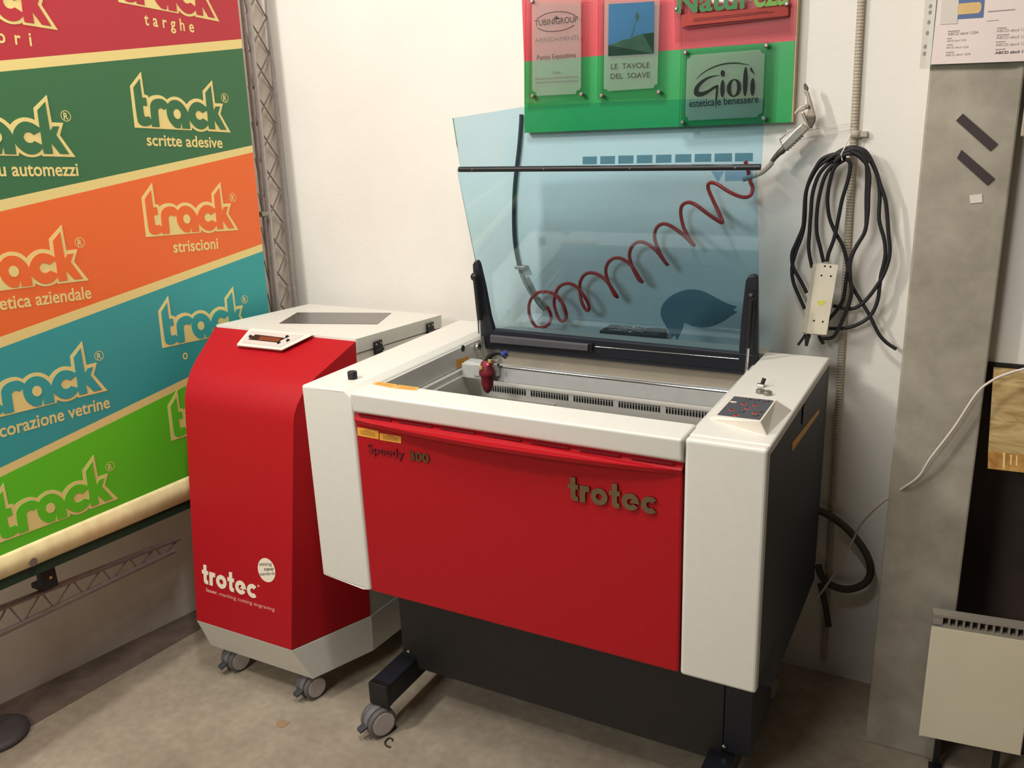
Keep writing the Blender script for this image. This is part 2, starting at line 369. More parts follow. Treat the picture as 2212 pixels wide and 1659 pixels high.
names_ = ['print_red', 'print_cream', 'print_green', 'print_orange', 'print_teal', 'print_lime']
for k in range(9):
    lt, lb = bands[k], bands[k+1]
    yr = yright(online(lb, 0.61)); yrt = yright(online(lt, 0.61))
    poly = [(BX, YL, online(lb, YL)), (BX, yr, online(lb, yr)), (BX, yrt, online(lt, yrt)), (BX, YL, online(lt, YL))]
    sheet.prism(poly, (-0.004, 0, 0), names_.index(bm_[k]))
sheet.build('printed_cloth', [M[n] for n in names_], ban)
hem_t = bands[9]; hem_b = ((-0.66,-0.42197,0.52033)[1:], (-0.66,0.1684,0.48629)[1:])
hm = MB()
N = 8
loops = []
for y in (YL, 0.59):
    zt, zb = online(hem_t, y), online(hem_b, y); h = zt - zb
    loops.append([(BX + 0.012 * math.sin(math.pi * k / N), y, zt - h * k / N) for k in range(N + 1)] + [(BX - 0.004, y, zb), (BX - 0.004, y, zt)])
hm.loft(loops, 0, True); hm.build('bottom_hem', M['hem'], ban)
bk = MB()
bk.prism([(BX - .006, YL, online(hem_b, YL) - 0.03), (BX - .006, 0.585, online(hem_b, 0.585) - 0.03), (BX - .006, 0.585, online(hem_b, .585) + .02), (BX - .006, YL, online(hem_b, YL) + .02)], (-0.008, 0, 0))
bk.build('under_hem_strip', M['under_hem'], ban)  # dark green strip showing below the hem
nt_ = (-0.655,-0.33959,0.5314)
MB().lathe((BX + .0105, nt_[1], nt_[2]), (1, 0, 0), [(0, .011), (.003, .011)], 20).build('hem_notch', M['truss_dark'], ban)

# the outlined word mark repeated on the cloth, drawn in its own frame (origin at the lower left, one unit wide)
K_OUT = [(0.108,0.423),(0.118,0.256),(0.151,0.250),(0.157,0.232),(0.182,0.248),(0.215,0.258),(0.252,0.262),(0.289,0.257),(0.319,0.243),(0.334,0.231),(0.363,0.248),(0.398,0.259),(0.425,0.261),(0.464,0.255),(0.501,0.236),(0.534,0.206),(0.553,0.225),(0.581,0.244),(0.618,0.258),(0.653,0.262),(0.688,0.257),(0.719,0.246),(0.719,0.327),(0.831,0.422),(0.844,0.237),(0.934,0.238),(0.896,0.150),(1.000,0.000),(0.742,0.002),(0.738,0.013),(0.712,0.001),(0.664,-0.008),(0.617,-0.001),(0.584,0.015),(0.571,0.026),(0.565,0.002),(0.000,0.000),(-0.006,0.309)]
K_T = [(0.089,0.371),(0.095,0.232),(0.133,0.231),(0.136,0.171),(0.095,0.168),(0.096,0.113),(0.101,0.091),(0.118,0.086),(0.142,0.093),(0.165,0.067),(0.165,0.036),(0.144,0.023),(0.107,0.014),(0.071,0.015),(0.042,0.030),(0.027,0.052),(0.020,0.299)]
K_R = [(0.162,0.014),(0.161,0.162),(0.167,0.187),(0.186,0.213),(0.222,0.230),(0.265,0.235),(0.302,0.229),(0.339,0.200),(0.347,0.180),(0.321,0.163),(0.295,0.149),(0.272,0.163),(0.253,0.159),(0.237,0.146),(0.236,0.117),(0.237,0.014)]
K_A = [(0.339,0.200),(0.366,0.223),(0.400,0.235),(0.439,0.234),(0.476,0.220),(0.512,0.188),(0.541,0.142),(0.548,0.090),(0.549,0.012),(0.466,0.013),(0.463,0.064),(0.447,0.014),(0.402,0.012),(0.371,0.030),(0.337,0.067),(0.320,0.113),(0.320,0.163)]
K_AH = [(0.424,0.124),(0.460,0.118),(0.429,0.162)]
K_C = [(0.538,0.142),(0.557,0.182),(0.590,0.216),(0.626,0.233),(0.661,0.234),(0.701,0.223),(0.746,0.195),(0.751,0.173),(0.693,0.146),(0.677,0.160),(0.651,0.165),(0.629,0.155),(0.616,0.133),(0.623,0.105),(0.645,0.091),(0.675,0.092),(0.694,0.105),(0.748,0.080),(0.750,0.060),(0.735,0.042),(0.703,0.020),(0.660,0.011),(0.614,0.022),(0.577,0.050),(0.544,0.088)]
K_K = [(0.811,0.376),(0.822,0.175),(0.847,0.210),(0.897,0.212),(0.866,0.151),(0.951,0.021),(0.879,0.021),(0.820,0.095),(0.824,0.021),(0.754,0.020),(0.748,0.062),(0.747,0.082),(0.749,0.173),(0.744,0.193),(0.744,0.314)]
K_RM = [(0.961,0.287),(0.999,0.287),(0.959,0.323)]
def soften(P, it=2):
    """rounds the gentle turns of an outline and leaves its sharp corners"""
    for _ in range(it):
        out = []; n = len(P)
        for i in range(n):
            a, b, c = P[i-1], P[i], P[(i+1) % n]
            u = (b[0]-a[0], b[1]-a[1]); v = (c[0]-b[0], c[1]-b[1])
            t = abs(math.atan2(u[0]*v[1]-u[1]*v[0], u[0]*v[0]+u[1]*v[1]))
            if t < math.radians(44): out += [(b[0]-u[0]*.25, b[1]-u[1]*.25), (b[0]+v[0]*.25, b[1]+v[1]*.25)]
            else: out.append(b)
        P = out
    return P
K_OUT, K_T, K_R, K_A, K_C, K_K = [soften(q) for q in (K_OUT, K_T, K_R, K_A, K_C, K_K)]
LW, LA = 0.345, math.radians(-4.1)
def logo(by, bz, colour, width=LW, cut=None):
    def P(uv, lift):
        u, v = uv; return (BX + lift, by + width * (u*math.cos(LA) - v*math.sin(LA)), bz + width * (u*math.sin(LA) + v*math.cos(LA)))
    mb = MB()
    mb.prism([P(p, .0002) for p in K_OUT], (.0006, 0, 0), 0)
    for q, poly in enumerate((K_T, K_R, K_A, K_C, K_K)): mb.prism([P(p, .0009) for p in poly], (.0005 + .0001*q, 0, 0), 1)
    c, a, b = K_AH
    e = [P((c[0] + (a[0]-c[0])*math.cos(t) + (b[0]-c[0])*math.sin(t), c[1] + (a[1]-c[1])*math.cos(t) + (b[1]-c[1])*math.sin(t)), .0018) for t in [2*math.pi*i/24 for i in range(24)]]
    mb.prism(e, (.0004, 0, 0), 0)
    c, a, b = K_RM
    rr = [Vector(P((c[0] + (a[0]-c[0])*math.cos(t) + (b[0]-c[0])*math.sin(t), c[1] + (a[1]-c[1])*math.cos(t) + (b[1]-c[1])*math.sin(t)), .0006)) for t in [2*math.pi*i/28 for i in range(29)]]
    arc_ribbon(mb, rr, [.0018]*29, (1, 0, 0), 0)
    put_text(mb, 'R', P((c[0]-.017, c[1]-.024), .0006), P((c[0]+.019, c[1]-.024), .0006), (0, .03, 1), .016, bold=.02)
    return mb.build('logo_lettering', [M['print_cream'], M[colour]], ban)
for by, bz, cn in [(.197, 1.887, 'print_red'), (.186, 1.574, 'print_green'), (.166, 1.283, 'print_orange'), (.161, .966, 'print_teal'), (.141, .688, 'print_lime'),
                   (-.338, 1.833, 'print_red'), (-.352, 1.533, 'print_green'), (-.377, 1.222, 'print_orange'), (-.381, .921, 'print_teal'), (-.409, .613, 'print_lime')]:
    logo(by, bz, cn)
def caption(s, ends, h, spacing=1.0, bold=.018):
    mb = MB(); put_text(mb, s, ends[0], ends[1], (0, .06, 1), h, (.0006, 0, 0), bold, spacing); return mb.build('caption_lettering', M['print_cream'], ban)
caption('targhe', [(-0.66,0.26993,1.83701),(-0.66,0.43969,1.82734)], .031, 1.7)
caption('scritte adesive', [(-0.66,0.21688,1.5265),(-0.66,0.49024,1.50676)], .031)
caption('striscioni', [(-0.66,0.25133,1.22727),(-0.66,0.41965,1.21397)], .031)
caption('o', [(-0.66,0.22601,0.91432),(-0.66,0.24499,0.9129)], .020)
caption('bri', [(-0.66,-0.15273,1.77296),(-0.66,-0.06948,1.76893)], .030, 2.0)
caption('u automezzi', [(-0.66,-0.21515,1.47727),(-0.66,-0.00771,1.46225)], .030)
caption('etica aziendale', [(-0.66,-0.28002,1.17004),(-0.66,-0.03388,1.15057)], .032)
caption('corazione vetrine', [(-0.66,-0.3459,0.86851),(-0.66,-0.03827,0.84926)], .031)

# ------------------------------------------------------------------ lattice truss that carries the banner
tr = thing('lattice_truss', (-0.71, 0.745, 0.0), 'grey aluminium lattice truss standing in the back left corner behind the banner', 'truss')
def chord(a, b, r, name, m): return MB().tube([a, b], r, 14).build(name, m, tr)
A0, A1 = (-0.69,0.64847,0.99497), (-0.69,0.6941,1.93656)
C0, C1 = (-0.715,0.75848,0.97095), (-0.715,0.80717,1.94823)
D0, D1 = (-0.675,0.61614,1.00253), (-0.675,0.65284,1.93178)
def ext(a, b, z): t = (z - a[2]) / (b[2] - a[2]); return lerp(a, b, t)
for (a, b, r, m) in ((A0, A1, .0088, 'truss'), (C0, C1, .0092, 'truss'), (D0, D1, .006, 'truss_dark')):
    lo = (ext(a, b, 0.6)[0], ext(a, b, 0.9)[1], 0.003)
    chord(lo, ext(a, b, 2.25), r, 'vertical_chord', M[m])
zz = MB()
for k in range(18):
    z0 = 0.28 + k * 0.108; z1 = z0 + 0.108
    zz.tube([ext(A0, A1, z0), ext(C0, C1, z1)], .0026, 6)
    a, c = ext(A0, A1, z1), ext(C0, C1, z0)
    zz.tube([(a[0]-.006, a[1], a[2]), (c[0]-.006, c[1], c[2])], .0026, 6)
    a, d = ext(A0, A1, z0), ext(D0, D1, z1)
    zz.tube([a, (d[0], d[1], d[2])], .0022, 6)
zz.build('diagonal_bracing', M['truss_dark'], tr)
MB().cyl((-0.672,0.62443,1.29352), (-0.672,0.65595,1.29293), .009, n=12).build('coupling_pin', M['fitting'], tr)
h0, h1 = (-0.73,-0.47147,0.41941), (-0.71,0.1526,0.35541)
l0, l1 = (-0.73,-0.48708,0.34911), (-0.71,0.12498,0.32414)
chord(h0, h1, .008, 'lower_rail', M['truss_dark']); chord(l0, l1, .008, 'lower_rail', M['truss_dark'])
zb = MB(); n = 7
for k in range(n):
    a = lerp(h0, h1, k / n); b = lerp(l0, l1, (k + .5) / n); c = lerp(h0, h1, (k + 1) / n)
    zb.tube([a, b, c], .0028, 6)
zb.build('lower_bracing', M['truss_dark'], tr)
bp0 = (-0.685,-0.28951,0.46987)
mb = MB(); mb.box((bp0[0]-.014, bp0[1]-.022, bp0[2]-.05), (bp0[0]+.004, bp0[1]+.022, bp0[2]+.06))
mb.box((bp0[0]-.05, bp0[1]-.02, bp0[2]-.05), (bp0[0]-.013, bp0[1]+.02, bp0[2]-.035))
br_ = mb.build('clamp_bracket', M['black'], tr, .002)
MB().lathe((bp0[0]+.004, bp0[1]+.004, bp0[2]-.018), (1, 0, 0), [(0, .004), (.002, .004)], 12).build('bracket_hole', M['brass'], br_)

# ------------------------------------------------------------------ stand foot at the left edge
db = (-0.83965,-0.42935,0)
sd = thing('pole_base', (db[0], db[1], 0.0), 'round dark weighted foot of a thin pole, cut off at the lower left corner', 'pole base')
MB().lathe((db[0], db[1], 0), (0, 0, 1), [(0, .078), (.006, .082), (.014, .080), (.022, .062), (.027, .03), (.028, .012)], 40).build('base_disc', M['cast_iron'], sd)
MB().tube([(db[0], db[1], .02), (db[0]-.035, db[1]-.03, .5)], .006, 10).build('pole', M['truss'], sd)

# ------------------------------------------------------------------ red extraction cabinet
TAU, PSI, CX0, CY0 = .055, .0064, -.3251, -.0077
def CT(x, y, z):
    y2 = math.cos(TAU)*y + math.sin(TAU)*z; z2 = -math.sin(TAU)*y + math.cos(TAU)*z
    return (CX0 + math.cos(PSI)*x - math.sin(PSI)*y2, CY0 + math.sin(PSI)*x + math.cos(PSI)*y2, z2)
W0, WL, WB, YLID, YB, ZR, ZL, YU, ZU = .3563, .5161, .5285, .2514, .675, .206, 1.0245, .058, .0886
def hw(y): return (W0 + (WL - W0) * max(0, y) / YLID) / 2 if y < YLID else (WL + (WB - WL) * (y - YLID) / (YB - YLID)) / 2
cab = thing('extraction_cabinet', (CX0, CY0 + .3, 0.0), 'tall red and white wheeled extraction cabinet left of the laser engraver', 'cabinet')
prof = [(0, ZR), (.0588*(.83-ZR)/.658, .83), (.0600, .856), (.070, .880), (.086, .905), (.106, .927), (.13, .9445), (.19, .981), (YLID, 1.0185)]
L_ = [CT(-hw(y), y, z) for y, z in prof]; R_ = [CT(hw(y), y, z) for y, z in prof]; n = len(prof)
mb = MB()
mb.add(L_ + R_, [(k, n + k, n + k + 1, k + 1) for k in range(n - 1)], 0, True)
yi = YLID - .004
for sgn, side in ((-1, L_), (1, R_)):
    mb.add(side + [CT(sgn*hw(yi), yi, ZR)], [list(range(n + 1))], 0)
mb.add([L_[0], R_[0], CT(hw(yi), yi, ZR), CT(-hw(yi), yi, ZR)], [(0, 1, 2, 3)], 0)
mb.add([L_[-1], R_[-1], CT(hw(yi), yi, ZR), CT(-hw(yi), yi, ZR)], [(0, 1, 2, 3)], 0)
mb.build('red_front_cover', M['red'], cab, .004, 3)
g = .003
mb = MB()
mb.loft([[CT(-hw(YLID)+g, YLID, ZU+.02), CT(hw(YLID)-g, YLID, ZU+.02), CT(hw(YLID)-g, YLID, .983), CT(-hw(YLID)+g, YLID, .983)],
         [CT(-hw(YB), YB, ZU+.02), CT(hw(YB), YB, ZU+.02), CT(hw(YB), YB, .983), CT(-hw(YB), YB, .983)]])
mb.build('rear_housing', M['white'], cab, .004)
mb = MB()
lo = [CT(-hw(YLID), YLID+.001, .986), CT(hw(YLID), YLID+.001, .986), CT(hw(YB), YB, .986), CT(-hw(YB), YB, .986)]
hi = [CT(-hw(YLID), YLID+.001, ZL), CT(hw(YLID), YLID+.001, ZL), CT(hw(YB), YB, ZL), CT(-hw(YB), YB, ZL)]
mb.loft([lo, hi]); lid = mb.build('top_lid', M['white'], cab, .006, 3)
win = [(-0.4249,0.39402,1.0041),(-0.14981,0.5061,0.99803),(-0.22704,0.68146,0.98835),(-0.50792,0.56555,0.99463)]
nrm = Vector(CT(0, 0, 1)) - Vector(CT(0, 0, 0))
MB().prism(win, nrm * .0012).build('smoked_window', M['smoked'], lid)
for a in ([(-0.46101,0.52572,0.99834),(-0.43423,0.53771,0.99769)], [(-0.4405,0.4942,1.00008),(-0.40327,0.50201,0.99966)]):
    wv = (Vector(win[3]) - Vector(win[0])).normalized() * .003
    MB().add([Vector(a[0]), Vector(a[1]), Vector(a[1]) + wv, Vector(a[0]) + wv], [(0, 1, 2, 3)]).build('window_print', M['ink_pale'], lid)
# base skirt with undercut front
mb = MB()
fr = [CT(-hw(0), 0, ZR-.002), CT(hw(0), 0, ZR-.002), CT(hw(YU), YU, ZU), CT(-hw(YU), YU, ZU)]
def sect(y, zt, zb_): return [CT(-hw(y), y, zt), CT(hw(y), y, zt), CT(hw(y), y, zb_), CT(-hw(y), y, zb_)]
mb.loft([fr, [CT(-hw(YLID), YLID, ZR-.002), CT(hw(YLID), YLID, ZR-.002), CT(hw(YLID), YLID, ZU), CT(-hw(YLID), YLID, ZU)],
         sect(YB - .02, ZR-.002, ZU)])
mb.build('base_skirt', M['white'], cab, .003)
# control display on the slope
def SL(pts, lift): return pts
bz = [(-0.44799,0.2991,1.00926),(-0.445,0.23876,0.97756),(-0.43626,0.23106,0.97348),(-0.27274,0.23386,0.9744),(-0.21221,0.29949,1.00867)]
bzt = [(-0.43606,0.28934,1.01313),(-0.43373,0.23101,0.98248),(-0.42645,0.22491,0.97925),(-0.26667,0.2272,0.97992),(-0.20633,0.28933,1.01235)]
mb = MB(); mb.loft([bz, bzt]); dsp = mb.build('display_bezel', M['white_plastic'], cab, .002)
sn = Vector((-0.3351,0.25187,0.99537)) - Vector((-0.34815,0.26507,0.99105)); sn.normalize()
MB().prism([(-0.42491,0.28083,1.00919),(-0.42362,0.23462,0.98491),(-0.27886,0.23594,0.98512),(-0.23288,0.28454,1.01049)], sn*.0006).build('keypad_foil', M['pale_panel'], dsp)
MB().prism([(-0.39784,0.26823,1.00326),(-0.40846,0.24798,0.99266),(-0.30269,0.24894,0.99281),(-0.2854,0.26764,1.00258)], sn*.0008).build('display_frame', M['screen_frame'], dsp)
MB().prism([(-0.3728,0.2627,1.00129),(-0.37281,0.24871,0.99394),(-0.29958,0.25004,0.9944),(-0.2975,0.26474,1.00211)], sn*.0005).build('display_screen', M['screen'], dsp)
for p in [(-0.40686,0.25754,0.99791),(-0.28255,0.27096,1.00454),(-0.26918,0.25875,0.99808),(-0.29325,0.24736,0.99218)]: MB().lathe(p, sn, [(0, .0055), (.0014, .005)], 14).build('display_button', M['btn_dark'], dsp)
# lid hinges
for p in ((-0.066,0.38839,0.96433), (-0.064,0.64747,0.95774)):
    h = MB(); h.box((p[0], p[1]-.018, p[2]-.026), (p[0]+.006, p[1]+.018, p[2]+.020)); h.cyl((p[0]+.006, p[1]-.018, p[2]-.006), (p[0]+.006, p[1]+.018, p[2]-.006), .005, n=12)
    hg = h.build('lid_hinge', M['black'], cab, .0015)
    for dy in (-.010, .010):
        for dz in (-.017, .012): MB().lathe((p[0]+.006, p[1]+dy, p[2]+dz), (1, 0, 0), [(0, .0035), (.0015, .003)], 10).build('hinge_screw', M['fitting'], hg)
# print on the red front
def FT(mb, s, ends, upx, h, **k): return put_text(mb, s, ends[0], ends[1], Vector(CT(0, .0588, .864)) - Vector(CT(0, 0, .206)), h, **k)
FD = (Vector(CT(0, -1, 0)) - Vector(CT(0, 0, 0))) * .0008
e = [(-0.47468,0.01919,0.32507),(-0.26651,0.02029,0.32354)]
mb = MB(); heavy_word(mb, e[0], e[1], Vector(CT(0, .0588, .864)) - Vector(CT(0, 0, .206)), FD)
MBr = [(-0.26109,0.02623,0.36281)]
mb.build('brand_lettering', M['white_print'], cab)
mb = MB(); mb.add(ellipse(MBr[0], (.0035, 0, 0), (0, .0003, .0035), 16), [list(range(16))]); mb.build('trademark_dot', M['pink_print'], cab)
mb = MB(); FT(mb, 'laser.', [(-0.46047,0.01623,0.3027),(-0.41471,0.01647,0.30236)], 0, .0108, bold=.02)
FT(mb, 'marking cutting engraving', [(-0.40905,0.01648,0.30214),(-0.20434,0.01785,0.30257)], 0, .0104, bold=.004)
mb.build('slogan_lettering', M['pink_print'], cab)
cc = [(-0.23076,0.03386,0.41405),(-0.19796,0.03388,0.41272),(-0.23476,0.03866,0.44727)]
du = Vector(cc[1]) - Vector(cc[0]); dv = Vector(cc[2]) - Vector(cc[0])
rad = .0340; ux = Vector((1, 0, 0)); vz = (Vector(CT(0, .0588, .864)) - Vector(CT(0, 0, .206))).normalized()
mb = MB(); mb.add(ellipse(cc[0], ux*rad*.93, vz*rad, 40), [list(range(40))]); rnd = mb.build('round_badge', M['white_print'], cab)
mb = MB(); FT(mb, 'setting', [(-0.25624,0.03422,0.42181),(-0.21141,0.03586,0.43114)], 0, .0092)
FT(mb, 'new', [(-0.2384,0.03271,0.41059),(-0.20424,0.03414,0.41898)], 0, .0075, bold=.012)
FT(mb, 'standards', [(-0.25514,0.03018,0.39395),(-0.20077,0.03256,0.40793)], 0, .0090)
mb.build('badge_lettering', M['ink_grey'], rnd)

def caster(parent, cx, cy, ang, top, r=.036, brake=True):
    """twin wheel swivel caster standing on the floor"""
    ca, sa = math.cos(ang), math.sin(ang)   # axle direction
    ax = Vector((ca, sa, 0)); fw = Vector((-sa, ca, 0)); c = Vector((cx, cy, r))
    mb = MB(); mb.cyl(c + fw*.012 + Vector((0, 0, r*.6)), (cx + fw.x*.012, cy + fw.y*.012, top), .008, n=14)
    loops = []
    for i in range(9):
        a = math.radians(-20 + 200 * i / 8); q = c + fw*(math.cos(a)*(r*1.02)) + Vector((0, 0, math.sin(a)*r*1.02))
        q2 = c + fw*(math.cos(a)*(r*.80)) + Vector((0, 0, math.sin(a)*r*.80))
        loops.append([q - ax*.009, q + ax*.009, q2 + ax*.009, q2 - ax*.009])
    mb.loft(loops, 0, True); body = mb.build('caster', M['caster_fork'], parent, .001)
    for s in (-1, 1):
        w = MB(); o = c + ax*(s*.011)
        w.lathe(o, ax*s, [(0, r*.72), (0, r*.94), (.003, r), (.013, r), (.016, r*.95), (.0175, r*.80)], 32, 0)
        w.lathe(o + ax*(s*.0172), ax*s, [(0, r*.79), (.0014, r*.78)], 32, 1)
        w.build('wheel', [M['caster_tyre'], M['caster_hub']], body)
    if brake:
        b = MB(); q = c - fw*r*.95 + Vector((0, 0, -.004)); b.prism([q - ax*.012, q + ax*.012, q + ax*.010 - fw*.022 - Vector((0, 0, .008)), q - ax*.010 - fw*.022 - Vector((0, 0, .008))], (0, 0, .009))
        b.build('brake_lever', M['dkgrey'], body, .002)
    return body
caster(cab, -.172, .088, math.radians(-14), .092)
caster(cab, -.468, .092, math.radians(-14), .092)
caster(cab, -.140, .56, math.radians(-14), .065, .028, False)
caster(cab, -.510, .56, math.radians(-14), .065, .028, False)

# ------------------------------------------------------------------ laser engraver
las = thing('laser_engraver', (.545, .36, 0.0), 'red and white laser engraving machine with its tinted lid raised', 'laser engraver')
ZT, ZBm, DP = .976, .457, .72
# left pod
mb = MB()
mb.prism([(0, 0, .470), (0, 0, ZT), (.124, 0, ZT), (.146, 0.006, .964), (.146, .006, .457), (.124, 0, .457)], (0, DP, 0))
mb.build('left_side_housing', M['white'], las, .006, 3)
MB().lathe((0.08529,0.08757,0.976), (0, 0, 1), [(0, .0115), (.017, .0115), (.0185, .0105)], 24).build('lid_bumper', M['rubber'], las)
# right pod: white front and cover, dark side panel
mb = MB(); mb.box((.936, 0, .459), (1.09, .026, ZT)); mb.build('right_front_housing', M['white'], las, .007, 3)
mb = MB(); mb.prism([(.936, .0262, .955), (.936, .0262, ZT), (.936, .66, ZT), (.936, DP, .955)], (.154, 0, 0)); mb.build('right_top_cover', M['white'], las, .005, 3)
mb = MB(); mb.prism([(.955, .027, .459), (.955, .20, .459), (.955, .20, .34), (.955, DP - .004, .34), (.955, DP - .004, .954), (.955, .027, .954)], (.128, 0, 0)); sidep = mb.build('right_side_panel', M['navy'], las, .003)
lt = (1.0835,0.37664,0.92135)
MB().box((1.083, lt[1]-.012, lt[2]-.02), (1.086, lt[1]+.012, lt[2]+.02)).build('side_latch', M['black'], sidep, .001)
st = [(1.0834,0.26594,0.89391),(1.0834,0.58973,0.86653),(1.0834,0.59105,0.85435),(1.0834,0.27162,0.87323)]
MB().prism(st, (.0006, 0, 0)).build('side_sticker', M['sticker'], sidep)
# front bar
mb = MB(); mb.prism([(.150, -.008, ZT), (.150, .085, ZT), (.150, .085, .915), (.150, .024, .915), (.150, -.003, .930)], (.783, 0, 0))
mb.build('front_bar', M['white'], las, .005, 3)
sk = MB(); skt = MB()
bs = [(0.1586,0.06813,0.9764),(0.15942,0.08788,0.9764),(0.21958,0.08503,0.9764),(0.22159,0.05882,0.9764)]
bs2 = [(0.22541,0.0584,0.9764),(0.22303,0.08481,0.9764),(0.27995,0.08415,0.9764),(0.28549,0.06369,0.9764)]
for q in (bs, bs2):
    s_ = MB(); s_.prism(q, (0, 0, .0005)); so = s_.build('bar_sticker', M['sticker'], las)
    t_ = MB()
    for k in range(3):
        a = lerp(q[0], q[1], .25 + .2*k); b = lerp(q[3], q[2], .25 + .2*k); a, b = lerp(a, b, .12), lerp(a, b, .88)
        t_.add([(a[0], a[1], .977), (b[0], b[1], .977), (b[0], b[1]+.0015, .977), (a[0], a[1]+.0015, .977)], [(0, 1, 2, 3)])
    t_.build('sticker_print', M['sticker_text'], so)
# red front door with its bowed handle lip
mb = MB(); mb.box((.149, .004, .459), (.931, .022, .914)); door = mb.build('red_front_panel', M['red'], las, .004)
lip = MB(); n = 24; top = []; bot = []
fr_ = []
for i in range(n + 1):
    t = i / n; x = .149 + .782 * t; p = .030 * (math.sin(math.pi * t) ** .75); fr_.append((x, .002 - p - .002))
poly_t = [(x, y, .914 - .004) for x, y in fr_] + [(.931, .016, .922), (.149, .016, .922)]
poly_b = [(x, y + .003, .900) for x, y in fr_] + [(.931, .016, .900), (.149, .016, .900)]
lip.loft([poly_b, poly_t]); lp = lip.build('handle_lip', M['red'], door, .002)
sl = MB()
for k in range(7):
    x0 = .165 + k * .110; sl.box((x0, .0015, .9180), (x0 + .088, .004, .9208))
sl.build('lip_slot', M['red_dark'], lp)
for e in ([(0.15453,0.0036,0.88988),(0.21544,0.0036,0.88922),(0.21385,0.0036,0.86812),(0.15339,0.0036,0.86933)], [(0.21781,0.0036,0.88466),(0.27788,0.0036,0.8842),(0.27635,0.0036,0.86748),(0.21661,0.0036,0.86729)]):
    s_ = MB(); s_.prism(e, (0, -.0006, 0)); so = s_.build('warning_sticker', M['sticker'], door)
    t_ = MB()
    for k in range(4):
        a = lerp(e[0], e[3], .2 + .18*k); b = lerp(e[1], e[2], .2 + .18*k); a, b = lerp(a, b, .15 if k else .35), lerp(a, b, .85 if k else .65)
        t_.add([(a[0], .0028, a[2]), (b[0], .0028, b[2]), (b[0], .0028, b[2]+.0014), (a[0], .0028, a[2]+.0014)], [(0, 1, 2, 3)])
    t_.build('sticker_print', M['sticker_text'], so)
mb = MB(); e = [(0.69219,0.003,0.80616),(0.88383,0.003,0.80843)]
heavy_word(mb, e[0], e[1], (0, 0, 1), (0, -.004, 0)); mb.build('chrome_lettering', M['mirror'], door)
mb = MB(); e = [(0.18096,0.003,0.8326),(0.28151,0.003,0.83218)]
put_text(mb, 'Speedy', e[0], e[1], (0, 0, 1), .021, bold=-.004, depth=(0, -.002, 0)); mb.build('model_lettering', M['red_dark'], door)
mb = MB(); e = [(0.29684,0.003,0.83289),(0.35072,0.003,0.83358)]
put_text(mb, '300', e[0], e[1], (0, 0, 1), .021, bold=.03, depth=(0, -.002, 0)); mb.build('model_number', M['mirror'], door)
# body behind the doors
mb = MB(); mb.box((.10, .20, .40), (.954, DP - .01, .456)); mb.box((.10, .024, .4575), (.954, .20, .475)); mb.build('body_floor', M['blackpanel'], las, .003)
mb = MB(); mb.box((.146, .66, .457), (.936, DP, ZT - .004)); mb.build('rear_wall', M['white_in'], las, .003)
mb = MB(); mb.box((.150, .640, .66), (.932, .659, .948)); mb.build('chamber_back_sheet', M['inner'], las)
mb = MB(); mb.box((.126, .088, .905), (.1495, .655, .9615)); mb.build('chamber_side_sheet', M['white_in'], las, .002)
mb = MB(); mb.box((.1465, .088, .69), (.165, .655, .888)); mb.box((.1465, .088, .888), (.160, .50, .904)); mb.build('chamber_left_wall', M['white_in'], las, .002)
mb = MB(); mb.box((.917, .088, .69), (.935, .655, .955)); mb.build('chamber_right_wall', M['white_in'], las, .002)
mb = MB(); mb.box((.150, .026, .66), (.932, .084, .912)); mb.build('chamber_front_wall', M['white_in'], las)
mb = MB(); mb.box((.165, .085, .76), (.917, .56, .795)); mb.build('work_table', M['grate'], las)
mb = MB()
for k in range(40): mb.box((.17 + k*.0187, .09, .795), (.172 + k*.0187, .555, .800))
mb.build('table_grid', M['grate'], las)
mb = MB(); mb.box((.165, .552, .79), (.917, .574, .842)); mb.box((.165, .574, .836), (.917, .64, .842)); vent = mb.build('exhaust_duct', M['white_in'], las, .0015)
sl = MB()
for gidx in range(5):
    for k in range(15):
        x = .195 + gidx*.130 + k*.0078; sl.box((x, .5512, .820), (x + .0052, .5525, .832)); sl.box((x, .5512, .8335), (x + .0052, .5525, .8365))
sl.build('duct_slot', M['slot'], vent)
for x in (.30, .80): MB().lathe((x, .60, .842), (0, 0, 1), [(0, .004), (.005, .004), (.006, .002)], 12).build('duct_screw', M['chrome'], vent)
mb = MB(); mb.box((.150, .545, .795), (.40, .5515, .806)); mb.build('table_ledge', M['white_in'], las)
# gantry with the laser head
gy = .45
mb = MB(); mb.box((.168, gy, .886), (.916, gy + .035, .926)); gan = mb.build('gantry_beam', M['beam'], las, .002)
MB().cyl((.272, gy + .002, .9285), (.916, gy + .002, .9285), .0042, n=12).build('guide_rod', M['chrome'], gan)
mb = MB(); mb.box((.206, gy - .004, .894), (.240, gy + .04, .930)); mb.box((.168, gy + .012, .886), (.207, gy + .05, .928)); mb.build('gantry_carriage', M['beam'], gan, .003)
hx, hy = (0.26096,0.425,0.9225)[0], .425
mb = MB()
mb.loft([ellipse((hx, hy, .950), (.009, 0, 0), (0, .009, 0), 20), ellipse((hx, hy, .944), (.014, 0, 0), (0, .014, 0), 20), ellipse((hx, hy, .918), (.0215, 0, 0), (0, .018, 0), 20), ellipse((hx, hy, .910), (.0215, 0, 0), (0, .018, 0), 20),
         ellipse((hx + .001, hy, .907), (.0165, 0, 0), (0, .0155, 0), 20), ellipse((hx + .001, hy, .885), (.0165, 0, 0), (0, .0155, 0), 20), ellipse((hx, hy, .868), (.011, 0, 0), (0, .011, 0), 20), ellipse((hx, hy, .860), (.004, 0, 0), (0, .004, 0), 20)], 0, True)
head = mb.build('laser_head', M['red_dark'], las)
